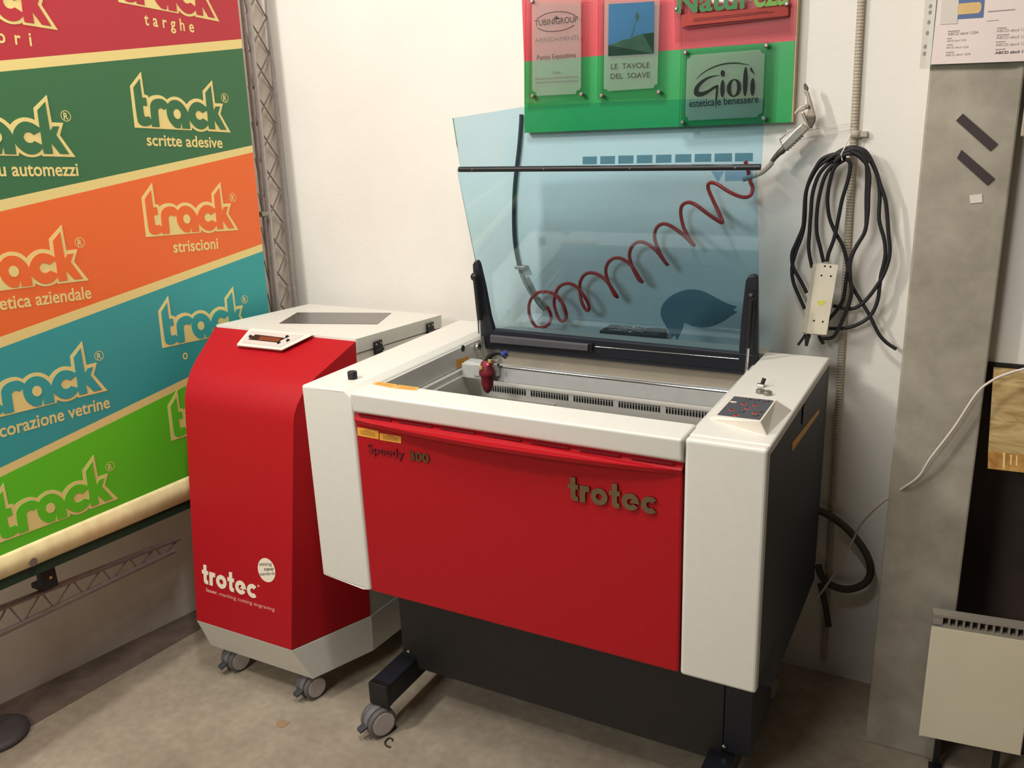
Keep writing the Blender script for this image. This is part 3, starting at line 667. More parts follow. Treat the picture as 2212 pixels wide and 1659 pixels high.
hp = smooth_path([(0.2531,0.428,0.9329),(0.26327,0.428,0.95054),(0.27419,0.428,0.96445),(0.28779,0.428,0.97304),(0.30098,0.428,0.97518),(0.31183,0.428,0.97166),(0.32248,0.428,0.96451)], 5)
MB().tube(hp, .0075, 10).build('head_cable', M['rubber'], head)
mb = MB(); p = (0.31607,0.425,0.97374); mb.cyl((p[0]-.004, p[1], p[2]-.004), (p[0]+.008, p[1], p[2]+.006), .006, n=14); mb.build('cable_cap', M['blue_cap'], head)
for q in ((0.28196,0.408,0.95445), (0.25388,0.408,0.93286)): MB().box((q[0]-.0045, q[1]-.003, q[2]-.0045), (q[0]+.0045, q[1]+.004, q[2]+.0045)).build('adjusting_nut', M['brass'], head, .001)
MB().sphere((0.27431,0.409,0.94475), .0036).build('pilot_light', M['led'], head)
mb = MB(); p = (0.28136,0.44,0.93808); mb.box((p[0]-.009, p[1]-.006, p[2]-.004), (p[0]+.008, p[1]+.010, p[2]+.012)); mb.box((p[0]-.004, p[1]-.008, p[2]-.032), (p[0]+.008, p[1]+.006, p[2]+.002)); mb.build('head_bracket', M['alu'], head, .001)
MB().tube([(0.25546,0.42,0.94821),(0.25238,0.42,0.92944)], .0018, 6).build('air_tube', M['rubber'], head)
# details on the inner left side
os_ = [(0.1502,0.45223,0.93305),(0.1502,0.51752,0.92696),(0.1502,0.51524,0.90474),(0.1502,0.45237,0.9101)]
MB().prism(os_, (.0006, 0, 0)).build('inner_sticker', M['sticker'], las)
p = (0.15,0.49104,0.956); MB().lathe((.1490, p[1], p[2]), (1, 0, 0), [(0, .009), (.0015, .009)], 20).build('cable_grommet', M['black'], las)
p = (0.1515,0.54756,0.94696)
MB().lathe((.1485, p[1], p[2]), (1, 0, 0), [(0, .004), (.008, .005), (.010, .011), (.020, .012), (.022, .009)], 24).build('strut_knob', M['chrome'], las)
# keypad
mb = MB()
kb0 = [(0.94465,0.1247,0.976),(1.07174,0.07228,0.976),(1.08574,0.23615,0.976),(0.94575,0.289,0.976)]
up_ = [(0.957,0.12317,0.983), (1.05925,0.06911,1.003), (1.05828,0.20807,1.003), (0.95814,0.26723,0.983)]
mb.loft([[(q[0], q[1], .9755) for q in kb0], up_]); kp = mb.build('keypad_housing', M['white_plastic'], las, .003)
def kpt(s, t, l=0):
    q = lerp(lerp(up_[0], up_[1], s), lerp(up_[3], up_[2], s), t); return Vector((q[0], q[1], q[2] + l))
mb = MB(); mb.loft([[kpt(.04, .06, .0002), kpt(.96, .06, .0002), kpt(.96, .94, .0002), kpt(.04, .94, .0002)], [kpt(.04, .06, .0012), kpt(.96, .06, .0012), kpt(.96, .94, .0012), kpt(.04, .94, .0012)]]); kf = mb.build('keypad_foil', M['panel_grey'], kp)
kn = (kpt(1, 0) - kpt(0, 0)).cross(kpt(0, 1) - kpt(0, 0)).normalized()
for nm, m, lst in (('red_key', 'btn_red', [(.25, .32), (.55, .46), (.78, .30), (.44, .12), (.40, .64), (.66, .64)]), ('dark_key', 'btn_dark', [(.50, .28), (.86, .38), (.84, .20), (.42, .86), (.62, .86), (.84, .86)])):
    for s, t in lst:
        c = kpt(s, t, .0012); mb = MB(); mb.lathe(c, kn, [(0, .0058), (.0008, .0054)], 18); ky = mb.build(nm, M[m], kf)
        mb = MB(); mb.lathe(c + kn*.0007, kn, [(0, .0036), (.0007, .0034)], 12); mb.build('key_symbol', M['btn_dark' if m == 'btn_red' else 'ink_grey'], ky)
mb = MB(); c = kpt(.16, .66, .0012); mb.box((c.x-.008, c.y-.003, c.z), (c.x+.008, c.y+.003, c.z+.001)); mb.build('status_light', M['white_print'], kf)

# lid
NL = Vector((0, -.47, -.08)).normalized()          # towards the front of the raised lid
lidp = MB()
LBz, LMz = .968, 1.435
def lidy(z): return .625 - .17021 * (z - .965) if z <= 1.435 else .545 - .09 * (z - 1.435)
def pane(xl, xr, z0, z1, mbx): 
    a = [(xl[0], lidy(z0), z0), (xr[0], lidy(z0), z0), (xr[1], lidy(z1), z1), (xl[1], lidy(z1), z1)]
    mbx.prism(a, (0, .004, .0))
lidr = MB(); pane((.160, .128), (.930, .922), .975, LMz, lidr); lid_pane = lidr.build('lid_window', M['lid_glass'], las)
lf = MB()
# front flap, its free edge slightly arched at the left
pts = [(0.13964,0.539,1.43507),(0.93118,0.539,1.43633),(0.93672,0.539,1.5807),(0.7758,0.539,1.58685),(0.57294,0.539,1.58892),(0.33695,0.539,1.58563),(0.13116,0.539,1.56612)]
lf.prism([(q[0], lidy(q[2]), q[2]) for q in pts], (0, .004, 0)); lf.build('lid_flap', M['lid_glass'], las)
hb = MB(); e = [(0.13844,0.54095,1.43494),(0.93079,0.54091,1.4352)]
hb.tube([e[0], e[1]], .0070, 12); hbar = hb.build('lid_handle_bar', M['black'], las)
sc = MB()
for t in (.055, .32, .61, .93): q = lerp(e[0], e[1], t); sc.lathe((q[0], q[1]-.0062, q[2]), (0, -1, 0), [(0, .0022), (.0012, .002)], 10)
sc.build('bar_screw', M['fitting'], hbar)
hf = MB()
e = [(0.18805,0.61474,0.98952),(0.93038,0.61553,0.98487),(0.9306,0.62317,0.94),(0.16852,0.62329,0.93932)]
hf.prism(e, NL * .016); hf.prism([(.150, .612, .925), (.932, .612, .925), (.932, .612, .957), (.150, .612, .957)], (0, .026, 0))
hf.build('hinge_frame', M['navy'], las, .002)
gb = MB(); e = [(0.18081,0.5992,0.97354),(0.48268,0.59931,0.97292),(0.47979,0.60233,0.95515),(0.17762,0.60287,0.95197)]
gb.prism(e, NL * .010); gb.build('balance_bar', M['grey_alu'], las, .001)
gb = MB(); e = [(0.48384,0.59671,0.97623),(0.49458,0.59677,0.97588),(0.49276,0.60046,0.95423),(0.48196,0.60041,0.95454)]; gb.prism(e, NL * .006); gb.build('bar_end_cap', M['black'], las, .001)
gb = MB(); e = [(0.4962,0.60217,0.96506),(0.88435,0.60166,0.96804)]; gb.tube(e, .0011, 6); gb.build('seal_edge', M['chrome'], las)
def arm(pts, mname='navy'):
    mb = MB(); mb.prism(pts, NL * .018); return mb.build('lid_arm', M[mname], las, .004, 3)
arm([(0.14591,0.58775,1.17786),(0.15362,0.58589,1.18882),(0.16261,0.58582,1.1892),(0.16694,0.5876,1.17879),(0.17378,0.59827,1.1161),(0.17856,0.61344,1.02694),(0.18572,0.62101,0.98246),(0.17634,0.62846,0.93874),(0.12676,0.63023,0.92834),(0.13469,0.61641,1.00953),(0.13928,0.59976,1.1073)])
arm([(0.8998,0.58867,1.17246),(0.9064,0.58666,1.1843),(0.91951,0.58596,1.18839),(0.92714,0.58687,1.18307),(0.9283,0.58919,1.1694),(0.92884,0.60798,1.05902),(0.92829,0.62896,0.93577),(0.88446,0.62869,0.93737),(0.88357,0.618,1.00014),(0.88956,0.60441,1.08001)])
# gas struts
gs = MB(); a, b, c = (0.16052,0.56133,1.13641), (0.15558,0.58135,1.0188), (0.158,0.5764,0.92944)
gs.tube([a, b], [.0085, .0085], 16); stc = gs.build('gas_strut', M['black'], las)
MB().cyl(b, c, .0036, n=12).build('strut_rod', M['chrome'], stc)
MB().sphere((0.1588,0.55999,1.14432), .0125).build('strut_ball', M['black'], stc)
a, b = (0.915,0.55737,0.98786), (0.915,0.55023,0.92079)
top_ = (0.91792,0.56558,1.13533)
gs = MB(); gs.tube([top_, lerp(top_, b, .58)], .0085, 16); s2 = gs.build('gas_strut', M['black'], las)
MB().cyl(lerp(top_, b, .56), b, .0038, n=12).build('strut_rod', M['chrome'], s2)
MB().sphere(top_, .011).build('strut_ball', M['black'], s2)
# films on the lid
sqs = [(1258, 1289), (1296, 1328), (1335, 1368), (1375, 1409), (1416, 1450), (1458, 1493), (1500, 1536), (1543, 1581), (1587, 1626)]
sq0 = [(0.49664,0.53895,1.46341),(0.53479,0.53894,1.46348),(0.53324,0.54215,1.44462),(0.49493,0.54215,1.44462),(0.54335,0.53886,1.46392),(0.58194,0.53885,1.46397),(0.58058,0.54207,1.44509),(0.54181,0.54212,1.44477),(0.59034,0.53874,1.46462),(0.62933,0.5387,1.46487),(0.62816,0.54195,1.44575),(0.58898,0.54204,1.44523),(0.63751,0.53868,1.46497),(0.67685,0.53862,1.4653),(0.67588,0.54188,1.44618),(0.63638,0.54193,1.44589),(0.68486,0.53864,1.4652),(0.72337,0.53859,1.46552),(0.72262,0.54177,1.44681),(0.68393,0.54186,1.44632),(0.73234,0.53857,1.46561),(0.77113,0.53856,1.4657),(0.77058,0.54171,1.44719),(0.73162,0.54175,1.44693),(0.77881,0.53854,1.4658),(0.81788,0.53849,1.46609),(0.81752,0.54164,1.44757),(0.77829,0.54168,1.44733),(0.82539,0.53847,1.46619),(0.86573,0.53843,1.46643),(0.86557,0.54162,1.44771),(0.82506,0.54166,1.44749),(0.87203,0.53845,1.46634),(0.91254,0.53844,1.46636),(0.91257,0.5416,1.44785),(0.8719,0.54163,1.44764)]
for k in range(9):
    q = [(p[0], lidy(p[2]) - .0012, p[2]) for p in sq0[4*k:4*k+4]]
    mb = MB(); mb.add(q, [(0, 1, 2, 3)]); mb.build('blue_square_film', M['decal'], las)
mb = MB(); mb.add([(0.81699,0.54566,1.42634),(0.84823,0.54569,1.42618),(0.8328,0.54999,1.4009)], [(0, 1, 2)]); mb.build('triangle_film', M['decal_light'], las)
mb = MB(); mb.add([(0.84931,0.5456,1.4267),(0.91251,0.54548,1.42739),(0.91255,0.54928,1.40511),(0.84902,0.54954,1.40355)], [(0, 1, 2, 3)]); mb.build('rectangle_film', M['decal_light'], las)
bird = smooth_path([(0.7407,0.61026,1.04683),(0.73698,0.6124,1.03426),(0.73121,0.61482,1.02006),(0.72405,0.61727,1.00563),(0.71999,0.61875,0.99693)], 3)[:-1] + [(0.71999,0.61875,0.99693),(0.71422,0.61648,1.01031),(0.7045,0.61792,1.00181)] + smooth_path([(0.70279,0.61665,1.00931),(0.69423,0.61323,1.02936),(0.68552,0.61054,1.04519),(0.67952,0.60782,1.06119),(0.67948,0.60549,1.07482),(0.68492,0.60266,1.09147),(0.69754,0.6,1.10711),(0.71523,0.59754,1.12157),(0.73641,0.59585,1.13146),(0.75592,0.59492,1.13696),(0.77635,0.59489,1.13714),(0.79649,0.59568,1.1325),(0.81642,0.59723,1.12335),(0.83624,0.5989,1.11359),(0.85599,0.60033,1.10518),(0.87505,0.6011,1.10066)], 3) + [(0.86574,0.60298,1.0896),(0.87681,0.60351,1.08649)] + smooth_path([(0.85815,0.60586,1.07267),(0.8405,0.60823,1.05876),(0.82011,0.61021,1.04713),(0.80213,0.61137,1.0403),(0.78405,0.61185,1.03746),(0.76593,0.61165,1.03868),(0.753,0.61102,1.04238)], 3)
mb = MB(); mb.add(bird, [list(range(len(bird)))]); mb.build('leaf_shaped_film', M['decal'], las)
# dark box with bright crossed wires behind the body, seen through the lid
mb = MB(); mb.box((.462, .7205, .88), (.630, .802, .979)); rbox = mb.build('rear_dark_box', M['black'], las, .001)
mb = MB()
for a, b in (((.50, .735), (.585, .787)), ((.585, .735), (.50, .787)), ((.485, .731), (.535, .731)), ((.545, .792), (.60, .792))): mb.tube([(a[0], a[1], 0.9802), (b[0], b[1], 0.9802)], .0016, 6)
for r_ in (.020, .032): mb.tube([(.5435 + r_*math.cos(t)*1.2, .7610 + r_*math.sin(t), 0.9802) for t in [2*math.pi*k/24 for k in range(25)]], .0010, 6)
mb.build('crossed_wires', M['chrome'], rbox)

# stand
mb = MB(); mb.box((.092, .182, .120), (.984, .196, .456)); mb.build('stand_front_panel', M['blackpanel'], las, .002)
for x0, nm in ((.078, 'stand_leg'), (.954, 'stand_leg')):
    lx = .096 if x0 < .5 else .9845
    mb = MB(); mb.box((lx, .198 if x0 < .5 else .184, .150), (lx + .062, .40, .399 if x0 < .5 else .456)); mb.build(nm, M['navy'], las, .003)
    mb = MB(); mb.box((x0, .045, .086), (x0 + .059, .66, .149)); ft = mb.build('stand_foot', M['navy'], las, .003)
    mb = MB(); mb.box((x0 - .0008, .040, .0855), (x0 + .0598, .062, .1495)); mb.build('foot_cap', M['black'], ft, .003)
    mb = MB(); mb.lathe((x0 + .034, .182, .166), (0, -1, 0), [(0, .006), (.003, .006), (.005, .003)], 14); mb.build('panel_bolt', M['chrome'], las)
    cxo = x0 + .030
    caster(las, cxo - .008, .042, math.radians(-24), .086, .0405)
    caster(las, cxo, .62, math.radians(-10), .086, .0375, False)
mb = MB(); mb.box((.124, .075, .424), (.168, .19, .4565)); mb.build('underside_block', M['black'], las, .003)

# small things on the right cover
q = (0.99339,0.36798,0.976)
o = thing('screw_clamp', (q[0], q[1], .976), 'small clear clip with a black knob lying on the right cover', 'clip')
MB().box((q[0]-.010, q[1]-.007, .9762), (q[0]+.006, q[1]+.007, .9835)).build('clip_body', M['alu'], o, .002)
MB().cyl((q[0]+.001, q[1]+.002, .9835), (q[0]+.004, q[1]+.006, .995), .0045, n=12).build('knob', M['black'], o)
for k, (px, lab) in enumerate((((1.00048,0.32435,0.976), 'shiny metal nut left of its twin behind the keypad'), ((1.01778,0.31724,0.976), 'shiny metal nut right of its twin behind the keypad'))):
    o = MB().lathe((px[0], px[1], .9762), (0, 0, 1), [(0, .0100), (.007, .0100), (.0088, .008), (.0088, .005)], 6).build('metal_nut', M['fitting'], None, .0008)
    tag(o, lab, 'nut', 'metal nuts behind the keypad')

# ------------------------------------------------------------------ sample board on the back wall
BF = .778
b0, b1, b2, b3 = [(0.21449,0.778,1.51841),(0.94646,0.778,1.52536),(0.94387,0.778,1.7106),(0.22026,0.778,1.70707)]
top_z = 2.02
bl_t = (b3[0] - .001, BF, top_z); br_t = (b2[0] + (b2[0]-b1[0]) * .9, BF, top_z + .006)
brd = thing('display_board', ((b0[0]+b1[0])/2, BF, b0[2]), 'red over green sample board with acrylic plaques on the back wall', 'board')
BD = WY - BF - .002
mb = MB(); mb.prism([b3, b2, br_t, bl_t], (0, BD, 0)); mb.prism([b0, b1, b2, b3], (0, BD, 0), 1)
edge = [lerp(b1, b1, 0)]
mb.build('board_panel', [M['board_red'], M['board_green']], brd)
mb = MB(); mb.prism([b1, (b1[0]+.0025, BF, b1[2]), (br_t[0]+.0025, BF, br_t[2]), br_t], (0, BD, 0)); mb.build('board_edge', M['board_edge'], brd)
AF = .762     # face of the acrylic plaques
def plaque(name, outer, film, fx=.7625):
    mb = MB(); mb.prism(outer, (0, .003, 0)); p = mb.build('acrylic_plaque', M['clear'], brd)
    mb = MB(); mb.add([(q[0], .7665, q[2]) for q in film], [list(range(len(film)))]); mb.build('plaque_film', M['film'], p)
    return p
def screw(par, q, y=.760):
    mb = MB(); mb.lathe((q[0], BF, q[2]), (0, -1, 0), [(0, .003), (BF-y-.004, .003), (BF-y-.004, .0062), (BF-y, .0055), (BF-y+.001, .003)], 18); return mb.build('standoff_screw', M['fitting'], par)
k1 = plaque('a', [(0.23863,0.762,1.86045),(0.42002,0.762,1.84448),(0.41627,0.762,1.59906),(0.22709,0.762,1.59335)] , [(0.25576,0.7665,1.85932),(0.39849,0.7665,1.84675),(0.39501,0.7665,1.63232),(0.39084,0.7665,1.62546),(0.38131,0.7665,1.62354),(0.37981,0.7665,1.61534),(0.26289,0.7665,1.6156),(0.26033,0.7665,1.62418),(0.2491,0.7665,1.62952)])
k1b = plaque('b', [(0.44843,0.762,1.84198),(0.63176,0.762,1.82583),(0.6277,0.762,1.59493),(0.44469,0.762,1.59789)], [(0.4645,0.7665,1.84094),(0.61222,0.7665,1.82793),(0.60842,0.7665,1.62903),(0.60099,0.7665,1.62713),(0.59857,0.7665,1.62048),(0.47202,0.7665,1.61827),(0.46943,0.7665,1.62303),(0.46024,0.7665,1.62461)])
k2 = plaque('c', [(0.65199,0.762,1.82405),(0.93371,0.762,1.79923),(0.93429,0.762,1.72983),(0.65729,0.762,1.72424)], [(0.67095,0.7665,1.78784),(0.92709,0.7665,1.78819),(0.92825,0.7665,1.76649),(0.67145,0.7665,1.76221)])
k3 = plaque('d', [(0.67071,0.762,1.70926),(0.8961,0.762,1.7121),(0.89643,0.762,1.52292),(0.66829,0.762,1.51698)], [(0.69459,0.7665,1.69382),(0.86585,0.7665,1.69567),(0.86949,0.7665,1.68813),(0.8773,0.7665,1.68555),(0.87772,0.7665,1.55052),(0.86803,0.7665,1.54651),(0.86551,0.7665,1.54006),(0.69206,0.7665,1.5372),(0.69069,0.7665,1.54459),(0.68333,0.7665,1.54822),(0.68528,0.7665,1.6846),(0.69238,0.7665,1.68635)])
for par, q in ((k1, (0.3969,0.76,1.61341)), (k1, (0.25046,0.76,1.61493)), (k1, (0.25753,0.76,1.85521)), (k1b, (0.61337,0.76,1.60963)), (k1b, (0.45489,0.76,1.6074)), (k2, (0.65655,0.76,1.80341)), (k3, (0.68176,0.76,1.70034)), (k3, (0.8812,0.76,1.70374)), (k3, (0.67719,0.76,1.53271)), (k3, (0.88231,0.76,1.5364)), (k2, (0.92399,0.76,1.79194))):
    screw(par, q)
def btext(par, name, m, items):
    mb = MB()
    for s, e, h, kw in items: put_text(mb, s, e[0], e[1], (0, 0, 1), h, **kw)
    return mb.build(name, M[m], par)
# plaque with the oval name
mb = MB()
e = [(0.26918,0.7655,1.81078),(0.2915,0.7655,1.8206),(0.31812,0.7655,1.82426),(0.34432,0.7655,1.82288),(0.36466,0.7655,1.81855),(0.38111,0.7655,1.81096)]
arc_ribbon(mb, smooth_path(e, 4), [.0022]*21, (0, 1, 0))
e = [(0.26978,0.7655,1.7885),(0.29028,0.7655,1.7804),(0.31495,0.7655,1.77666),(0.34326,0.7655,1.77744),(0.3639,0.7655,1.78174),(0.37884,0.7655,1.78769)]
arc_ribbon(mb, smooth_path(e, 4), [.0022]*21, (0, 1, 0))
mb.add([(0.31765,0.7655,1.80663),(0.32692,0.7655,1.81535),(0.33644,0.7655,1.80577)], [(0, 1, 2)])
e = [(0.26185,0.7655,1.79375),(0.3891,0.7655,1.79472)]; put_text(mb, 'TUBINIGROUP', e[0], e[1], (0, 0, 1), .0145, bold=.006)
mb.build('name_lettering', M['ink_grey'], k1)
btext(k1, 'small_lettering', 'ink_pale', [('ARREDAMENTI', [(0.26144,0.7655,1.75313),(0.38928,0.7655,1.75229)], .0098, {}), ('Sede', [(0.31107,0.7655,1.66941),(0.33501,0.7655,1.66895)], .0080, {})])
btext(k1, 'line_lettering', 'ink_grey', [('Punto Espositivo', [(0.26673,0.7655,1.70797),(0.38108,0.7655,1.70831)], .0120, {})])
mb = MB()
for e in ([(0.25829,0.7655,1.66062),(0.38676,0.7655,1.66053),(0.38671,0.7655,1.6581),(0.2582,0.7655,1.65813)], [(0.25795,0.7655,1.65066),(0.38751,0.7655,1.64996),(0.38747,0.7655,1.64769),(0.25787,0.7655,1.64834)]): mb.add(e, [(0, 1, 2, 3)])
mb.build('fine_print', M['ink_pale'], k1)
# plaque with the picture
pic = [(0.47607,0.7655,1.82998),(0.59809,0.7655,1.82588),(0.59784,0.7655,1.70423),(0.4735,0.7655,1.7053)]
mb = MB(); mb.add(pic, [(0, 1, 2, 3)]); pc = mb.build('landscape_picture', M['pic_sky'], k1b)
mb = MB(); mb.add([(0.4737,0.765,1.70527),(0.47464,0.765,1.73119),(0.49523,0.765,1.73541),(0.51435,0.765,1.7419),(0.5333,0.765,1.7428),(0.54834,0.765,1.74837),(0.56823,0.765,1.75244),(0.59802,0.765,1.75355),(0.59802,0.765,1.7042)], [list(range(9))])
e = [(0.53715,0.7648,1.74473),(0.54337,0.7648,1.76194),(0.55078,0.7648,1.78439)]; arc_ribbon(mb, e, [.0018, .0014, .001], (0, 1, 0))
e = (0.55322,0.7648,1.794); mb.add(ellipse(e, (.0048, 0, 0), (0, 0, .010), 14), [list(range(14))])
mb.build('picture_field', M['pic_field'], pc)
btext(k1b, 'name_lettering', 'ink_grey', [('LE  TAVOLE', [(0.48187,0.7655,1.6724),(0.58726,0.7655,1.67045)], .0130, {'bold': .004}), ('DEL  SOAVE', [(0.48006,0.7655,1.64846),(0.58871,0.7655,1.64685)], .0130, {'bold': .004})])
# plaque with large green letters, cut off by the frame
btext(k2, 'large_lettering', 'ink_green', [('Natur', [(0.65876,0.761,1.79376),(0.84432,0.761,1.79178)], .048, {'bold': .026}) ])
btext(k2, 'large_lettering', 'ink_lime', [('eza', [(0.84758,0.761,1.79201),(0.92799,0.761,1.79218)], .036, {'bold': .026})])
mb = MB(); mb.add([(0.67125,0.7655,1.78881),(0.92728,0.7655,1.7883),(0.92845,0.7655,1.7664),(0.67177,0.7655,1.76212)], [(0, 1, 2, 3)]); ob = mb.build('orange_band', M['ink_orange'], k2)
mb = MB(); mb.add([(0.69928,0.7645,1.77271),(0.89505,0.7645,1.77765),(0.89513,0.7645,1.77602),(0.69932,0.7645,1.77101)], [(0, 1, 2, 3)]); mb.add([(0.69918,0.7645,1.77696),(0.88202,0.7645,1.78025),(0.88208,0.7645,1.77913),(0.69921,0.7645,1.77579)], [(0, 1, 2, 3)]); mb.build('faded_print', M['ink_wine'], ob)
mb = MB(); e = [(0.67221,0.7655,1.75813),(0.8057,0.7655,1.76132),(0.92534,0.7655,1.76514)]; arc_ribbon(mb, e, [.0035, .003, .0015], (0, 1, 0)); mb.build('wine_line', M['ink_wine'], k2)
# plaque with the brush lettering
ZG = lambda: None
mb = MB()
def brush(pts, ws): 
    p = smooth_path(pts, 5); n = len(p); w = []
    for i in range(n):
        f = i / 5; a = min(int(f), len(ws) - 1); b = min(a + 1, len(ws) - 1); w.append((ws[a] + (ws[b] - ws[a]) * (f - a)) * .000163)
    arc_ribbon(mb, p, w, (0, 1, 0))
brush([(0.70903,0.7655,1.63469),(0.72425,0.7655,1.64811),(0.74956,0.7655,1.66083),(0.77857,0.7655,1.66788),(0.81124,0.7655,1.66814),(0.84183,0.7655,1.66206)], [3, 14, 18, 20, 18, 4])
brush([(0.77066,0.7655,1.64253),(0.74625,0.7655,1.63961),(0.72573,0.7655,1.6296),(0.71271,0.7655,1.61539),(0.71243,0.7655,1.60236),(0.72552,0.7655,1.59992),(0.74325,0.7655,1.60656),(0.75491,0.7655,1.61342),(0.76558,0.7655,1.61789)], [4, 26, 46, 66, 82, 62, 44, 40, 34])
brush([(0.76416,0.7655,1.61943),(0.76355,0.7655,1.60103),(0.76215,0.7655,1.58257),(0.76227,0.7655,1.56582)], [34, 36, 22, 6])
def blob(c, u, v): mb.add(ellipse(c, Vector(u) - Vector(c), Vector(v) - Vector(c), 24), [list(range(24))])
for c, u, v in ([(0.77755,0.7655,1.61053),(0.78304,0.7655,1.60991),(0.77746,0.7655,1.63123)], [(0.77696,0.7655,1.64621),(0.7824,0.7655,1.64628),(0.77632,0.7655,1.65406)], [(0.83333,0.7655,1.62425),(0.83905,0.7655,1.62397),(0.83308,0.7655,1.65881)], [(0.85152,0.7655,1.61108),(0.85701,0.7655,1.61083),(0.8514,0.7655,1.63181)]): blob(c, u, v)
c, u, v = [(0.80607,0.7655,1.61085),(0.82393,0.7655,1.61111),(0.80607,0.7655,1.63196)]
u = Vector(u) - Vector(c); v = Vector(v) - Vector(c); c = Vector(c); n = 32
vs = ellipse(c, u, v, n) + ellipse(c, u*.42, v*.86, n); mb.add(vs, [(i, (i+1) % n, n + (i+1) % n, n + i) for i in range(n)])
mb.add([(0.8426,0.7655,1.65254),(0.84675,0.7655,1.65714),(0.85087,0.7655,1.64851),(0.85659,0.7655,1.638),(0.84721,0.7655,1.64602)], [list(range(5))])
mb.build('brush_lettering', M['ink'], k3)
btext(k3, 'subtitle_lettering', 'ink', [('estetica e benessere', [(0.69357,0.7655,1.56987),(0.86727,0.7655,1.57469)], .0175, {'bold': .006})])

# ------------------------------------------------------------------ air pipe, coiled hose and blow gun
ap = thing('air_pipe', (0.17123,0.785,1.28054), 'black air pipe coming down the wall behind the raised lid', 'pipe')
MB().tube(smooth_path([(0.19623,0.797,1.56861),(0.1946,0.797,1.54604),(0.1851,0.797,1.47633),(0.16927,0.797,1.38555),(0.1613,0.797,1.30585),(0.15941,0.797,1.22461),(0.16619,0.797,1.16298),(0.17821,0.797,1.11208)]), .0058, 10).build('pipe', M['hose_black'], ap)
mb = MB(); q = (0.18169,0.792,1.13396); mb.box((q[0]-.016, .778, q[2]-.005), (q[0]+.018, WY-.001, q[2]+.005)); mb.build('wall_clip', M['fitting'], ap, .002)
mb = MB(); mb.tube([(0.18734,0.78,1.11823),(0.20169,0.78,1.08843),(0.21917,0.78,1.05876),(0.23703,0.78,1.0403)], [.0068, .0072, .0064, .0060], 12); mb.tube([(0.2366,0.778,1.04347),(0.24989,0.778,1.02756),(0.26474,0.778,1.01317)], [.0088, .0088, .0074], 12); mb.build('hose_coupling', M['fitting'], ap)

ch = thing('coiled_air_hose', (0.53221,0.735,1.18091), 'red coiled air hose stretched across the wall behind the lid', 'hose')
HX = [(0.3030,0.7110,1.0390),(0.3140,0.7130,1.0160),(0.3070,0.7200,0.9910),(0.2840,0.7300,0.9730),(0.2520,0.7420,0.9680),(0.2300,0.7520,0.9870),(0.2210,0.7560,1.0140),(0.2290,0.7530,1.0440),(0.2540,0.7450,1.0680),(0.2900,0.7340,1.0770),(0.3250,0.7240,1.0720),(0.3500,0.7170,1.0500),(0.3600,0.7180,1.0230),(0.3540,0.7270,1.0020),(0.3330,0.7400,0.9930),(0.3130,0.7510,1.0130),(0.3040,0.7570,1.0430),(0.3130,0.7540,1.0740),(0.3320,0.7460,1.0950),(0.3600,0.7350,1.1050),(0.3890,0.7250,1.1000),(0.4130,0.7170,1.0810),(0.4290,0.7190,1.0540),(0.4270,0.7270,1.0350),(0.4120,0.7410,1.0310),(0.3950,0.7510,1.0500),(0.3860,0.7580,1.0800),(0.3900,0.7540,1.1080),(0.4080,0.7460,1.1310),(0.4350,0.7350,1.1390),(0.4650,0.7250,1.1330),(0.4890,0.7210,1.1150),(0.5080,0.7260,1.0850),(0.5090,0.7360,1.0750),(0.4950,0.7470,1.0800),(0.4750,0.7550,1.1120),(0.4670,0.7560,1.1430),(0.4780,0.7500,1.1680),(0.5010,0.7400,1.1820),(0.5280,0.7290,1.1820),(0.5570,0.7230,1.1650),(0.5780,0.7260,1.1320),(0.5820,0.7360,1.1210),(0.5660,0.7470,1.1270),(0.5450,0.7550,1.1600),(0.5370,0.7560,1.1890),(0.5470,0.7500,1.2140),(0.5680,0.7400,1.2280),(0.5940,0.7300,1.2270),(0.6230,0.7220,1.2120),(0.6450,0.7230,1.1860),(0.6540,0.7310,1.1720),(0.6420,0.7440,1.1780),(0.6210,0.7520,1.2080),(0.6090,0.7560,1.2380),(0.6150,0.7500,1.2640),(0.6360,0.7400,1.2780),(0.6630,0.7300,1.2740),(0.6940,0.7250,1.2550),(0.7140,0.7280,1.2370),(0.7230,0.7370,1.2250),(0.7120,0.7480,1.2340),(0.6900,0.7550,1.2650),(0.6800,0.7560,1.3020),(0.6850,0.7490,1.3250),(0.7050,0.7390,1.3350),(0.7280,0.7310,1.3290),(0.7610,0.7310,1.3060),(0.7940,0.7370,1.2850),(0.7890,0.7470,1.2970),(0.7700,0.7530,1.3310),(0.7530,0.7520,1.3670),(0.7570,0.7440,1.3830),(0.7780,0.7360,1.3820),(0.8110,0.7330,1.3630),(0.8420,0.7370,1.3500),(0.8610,0.7460,1.3520),(0.8650,0.7540,1.3710),(0.8560,0.7590,1.3890),(0.8490,0.7600,1.4200),(0.8420,0.7600,1.4350)]
MB().tube(smooth_path(HX, 4), .0050, 8).build('coil', M['hose_red'], ch)
MB().tube(smooth_path([(0.84458,0.735,1.39252),(0.87048,0.735,1.40144),(0.89042,0.735,1.41027),(0.9076,0.735,1.42563),(0.91385,0.735,1.43436)], 5), .0062, 10).build('end_sleeve', M['conduit'], ch)

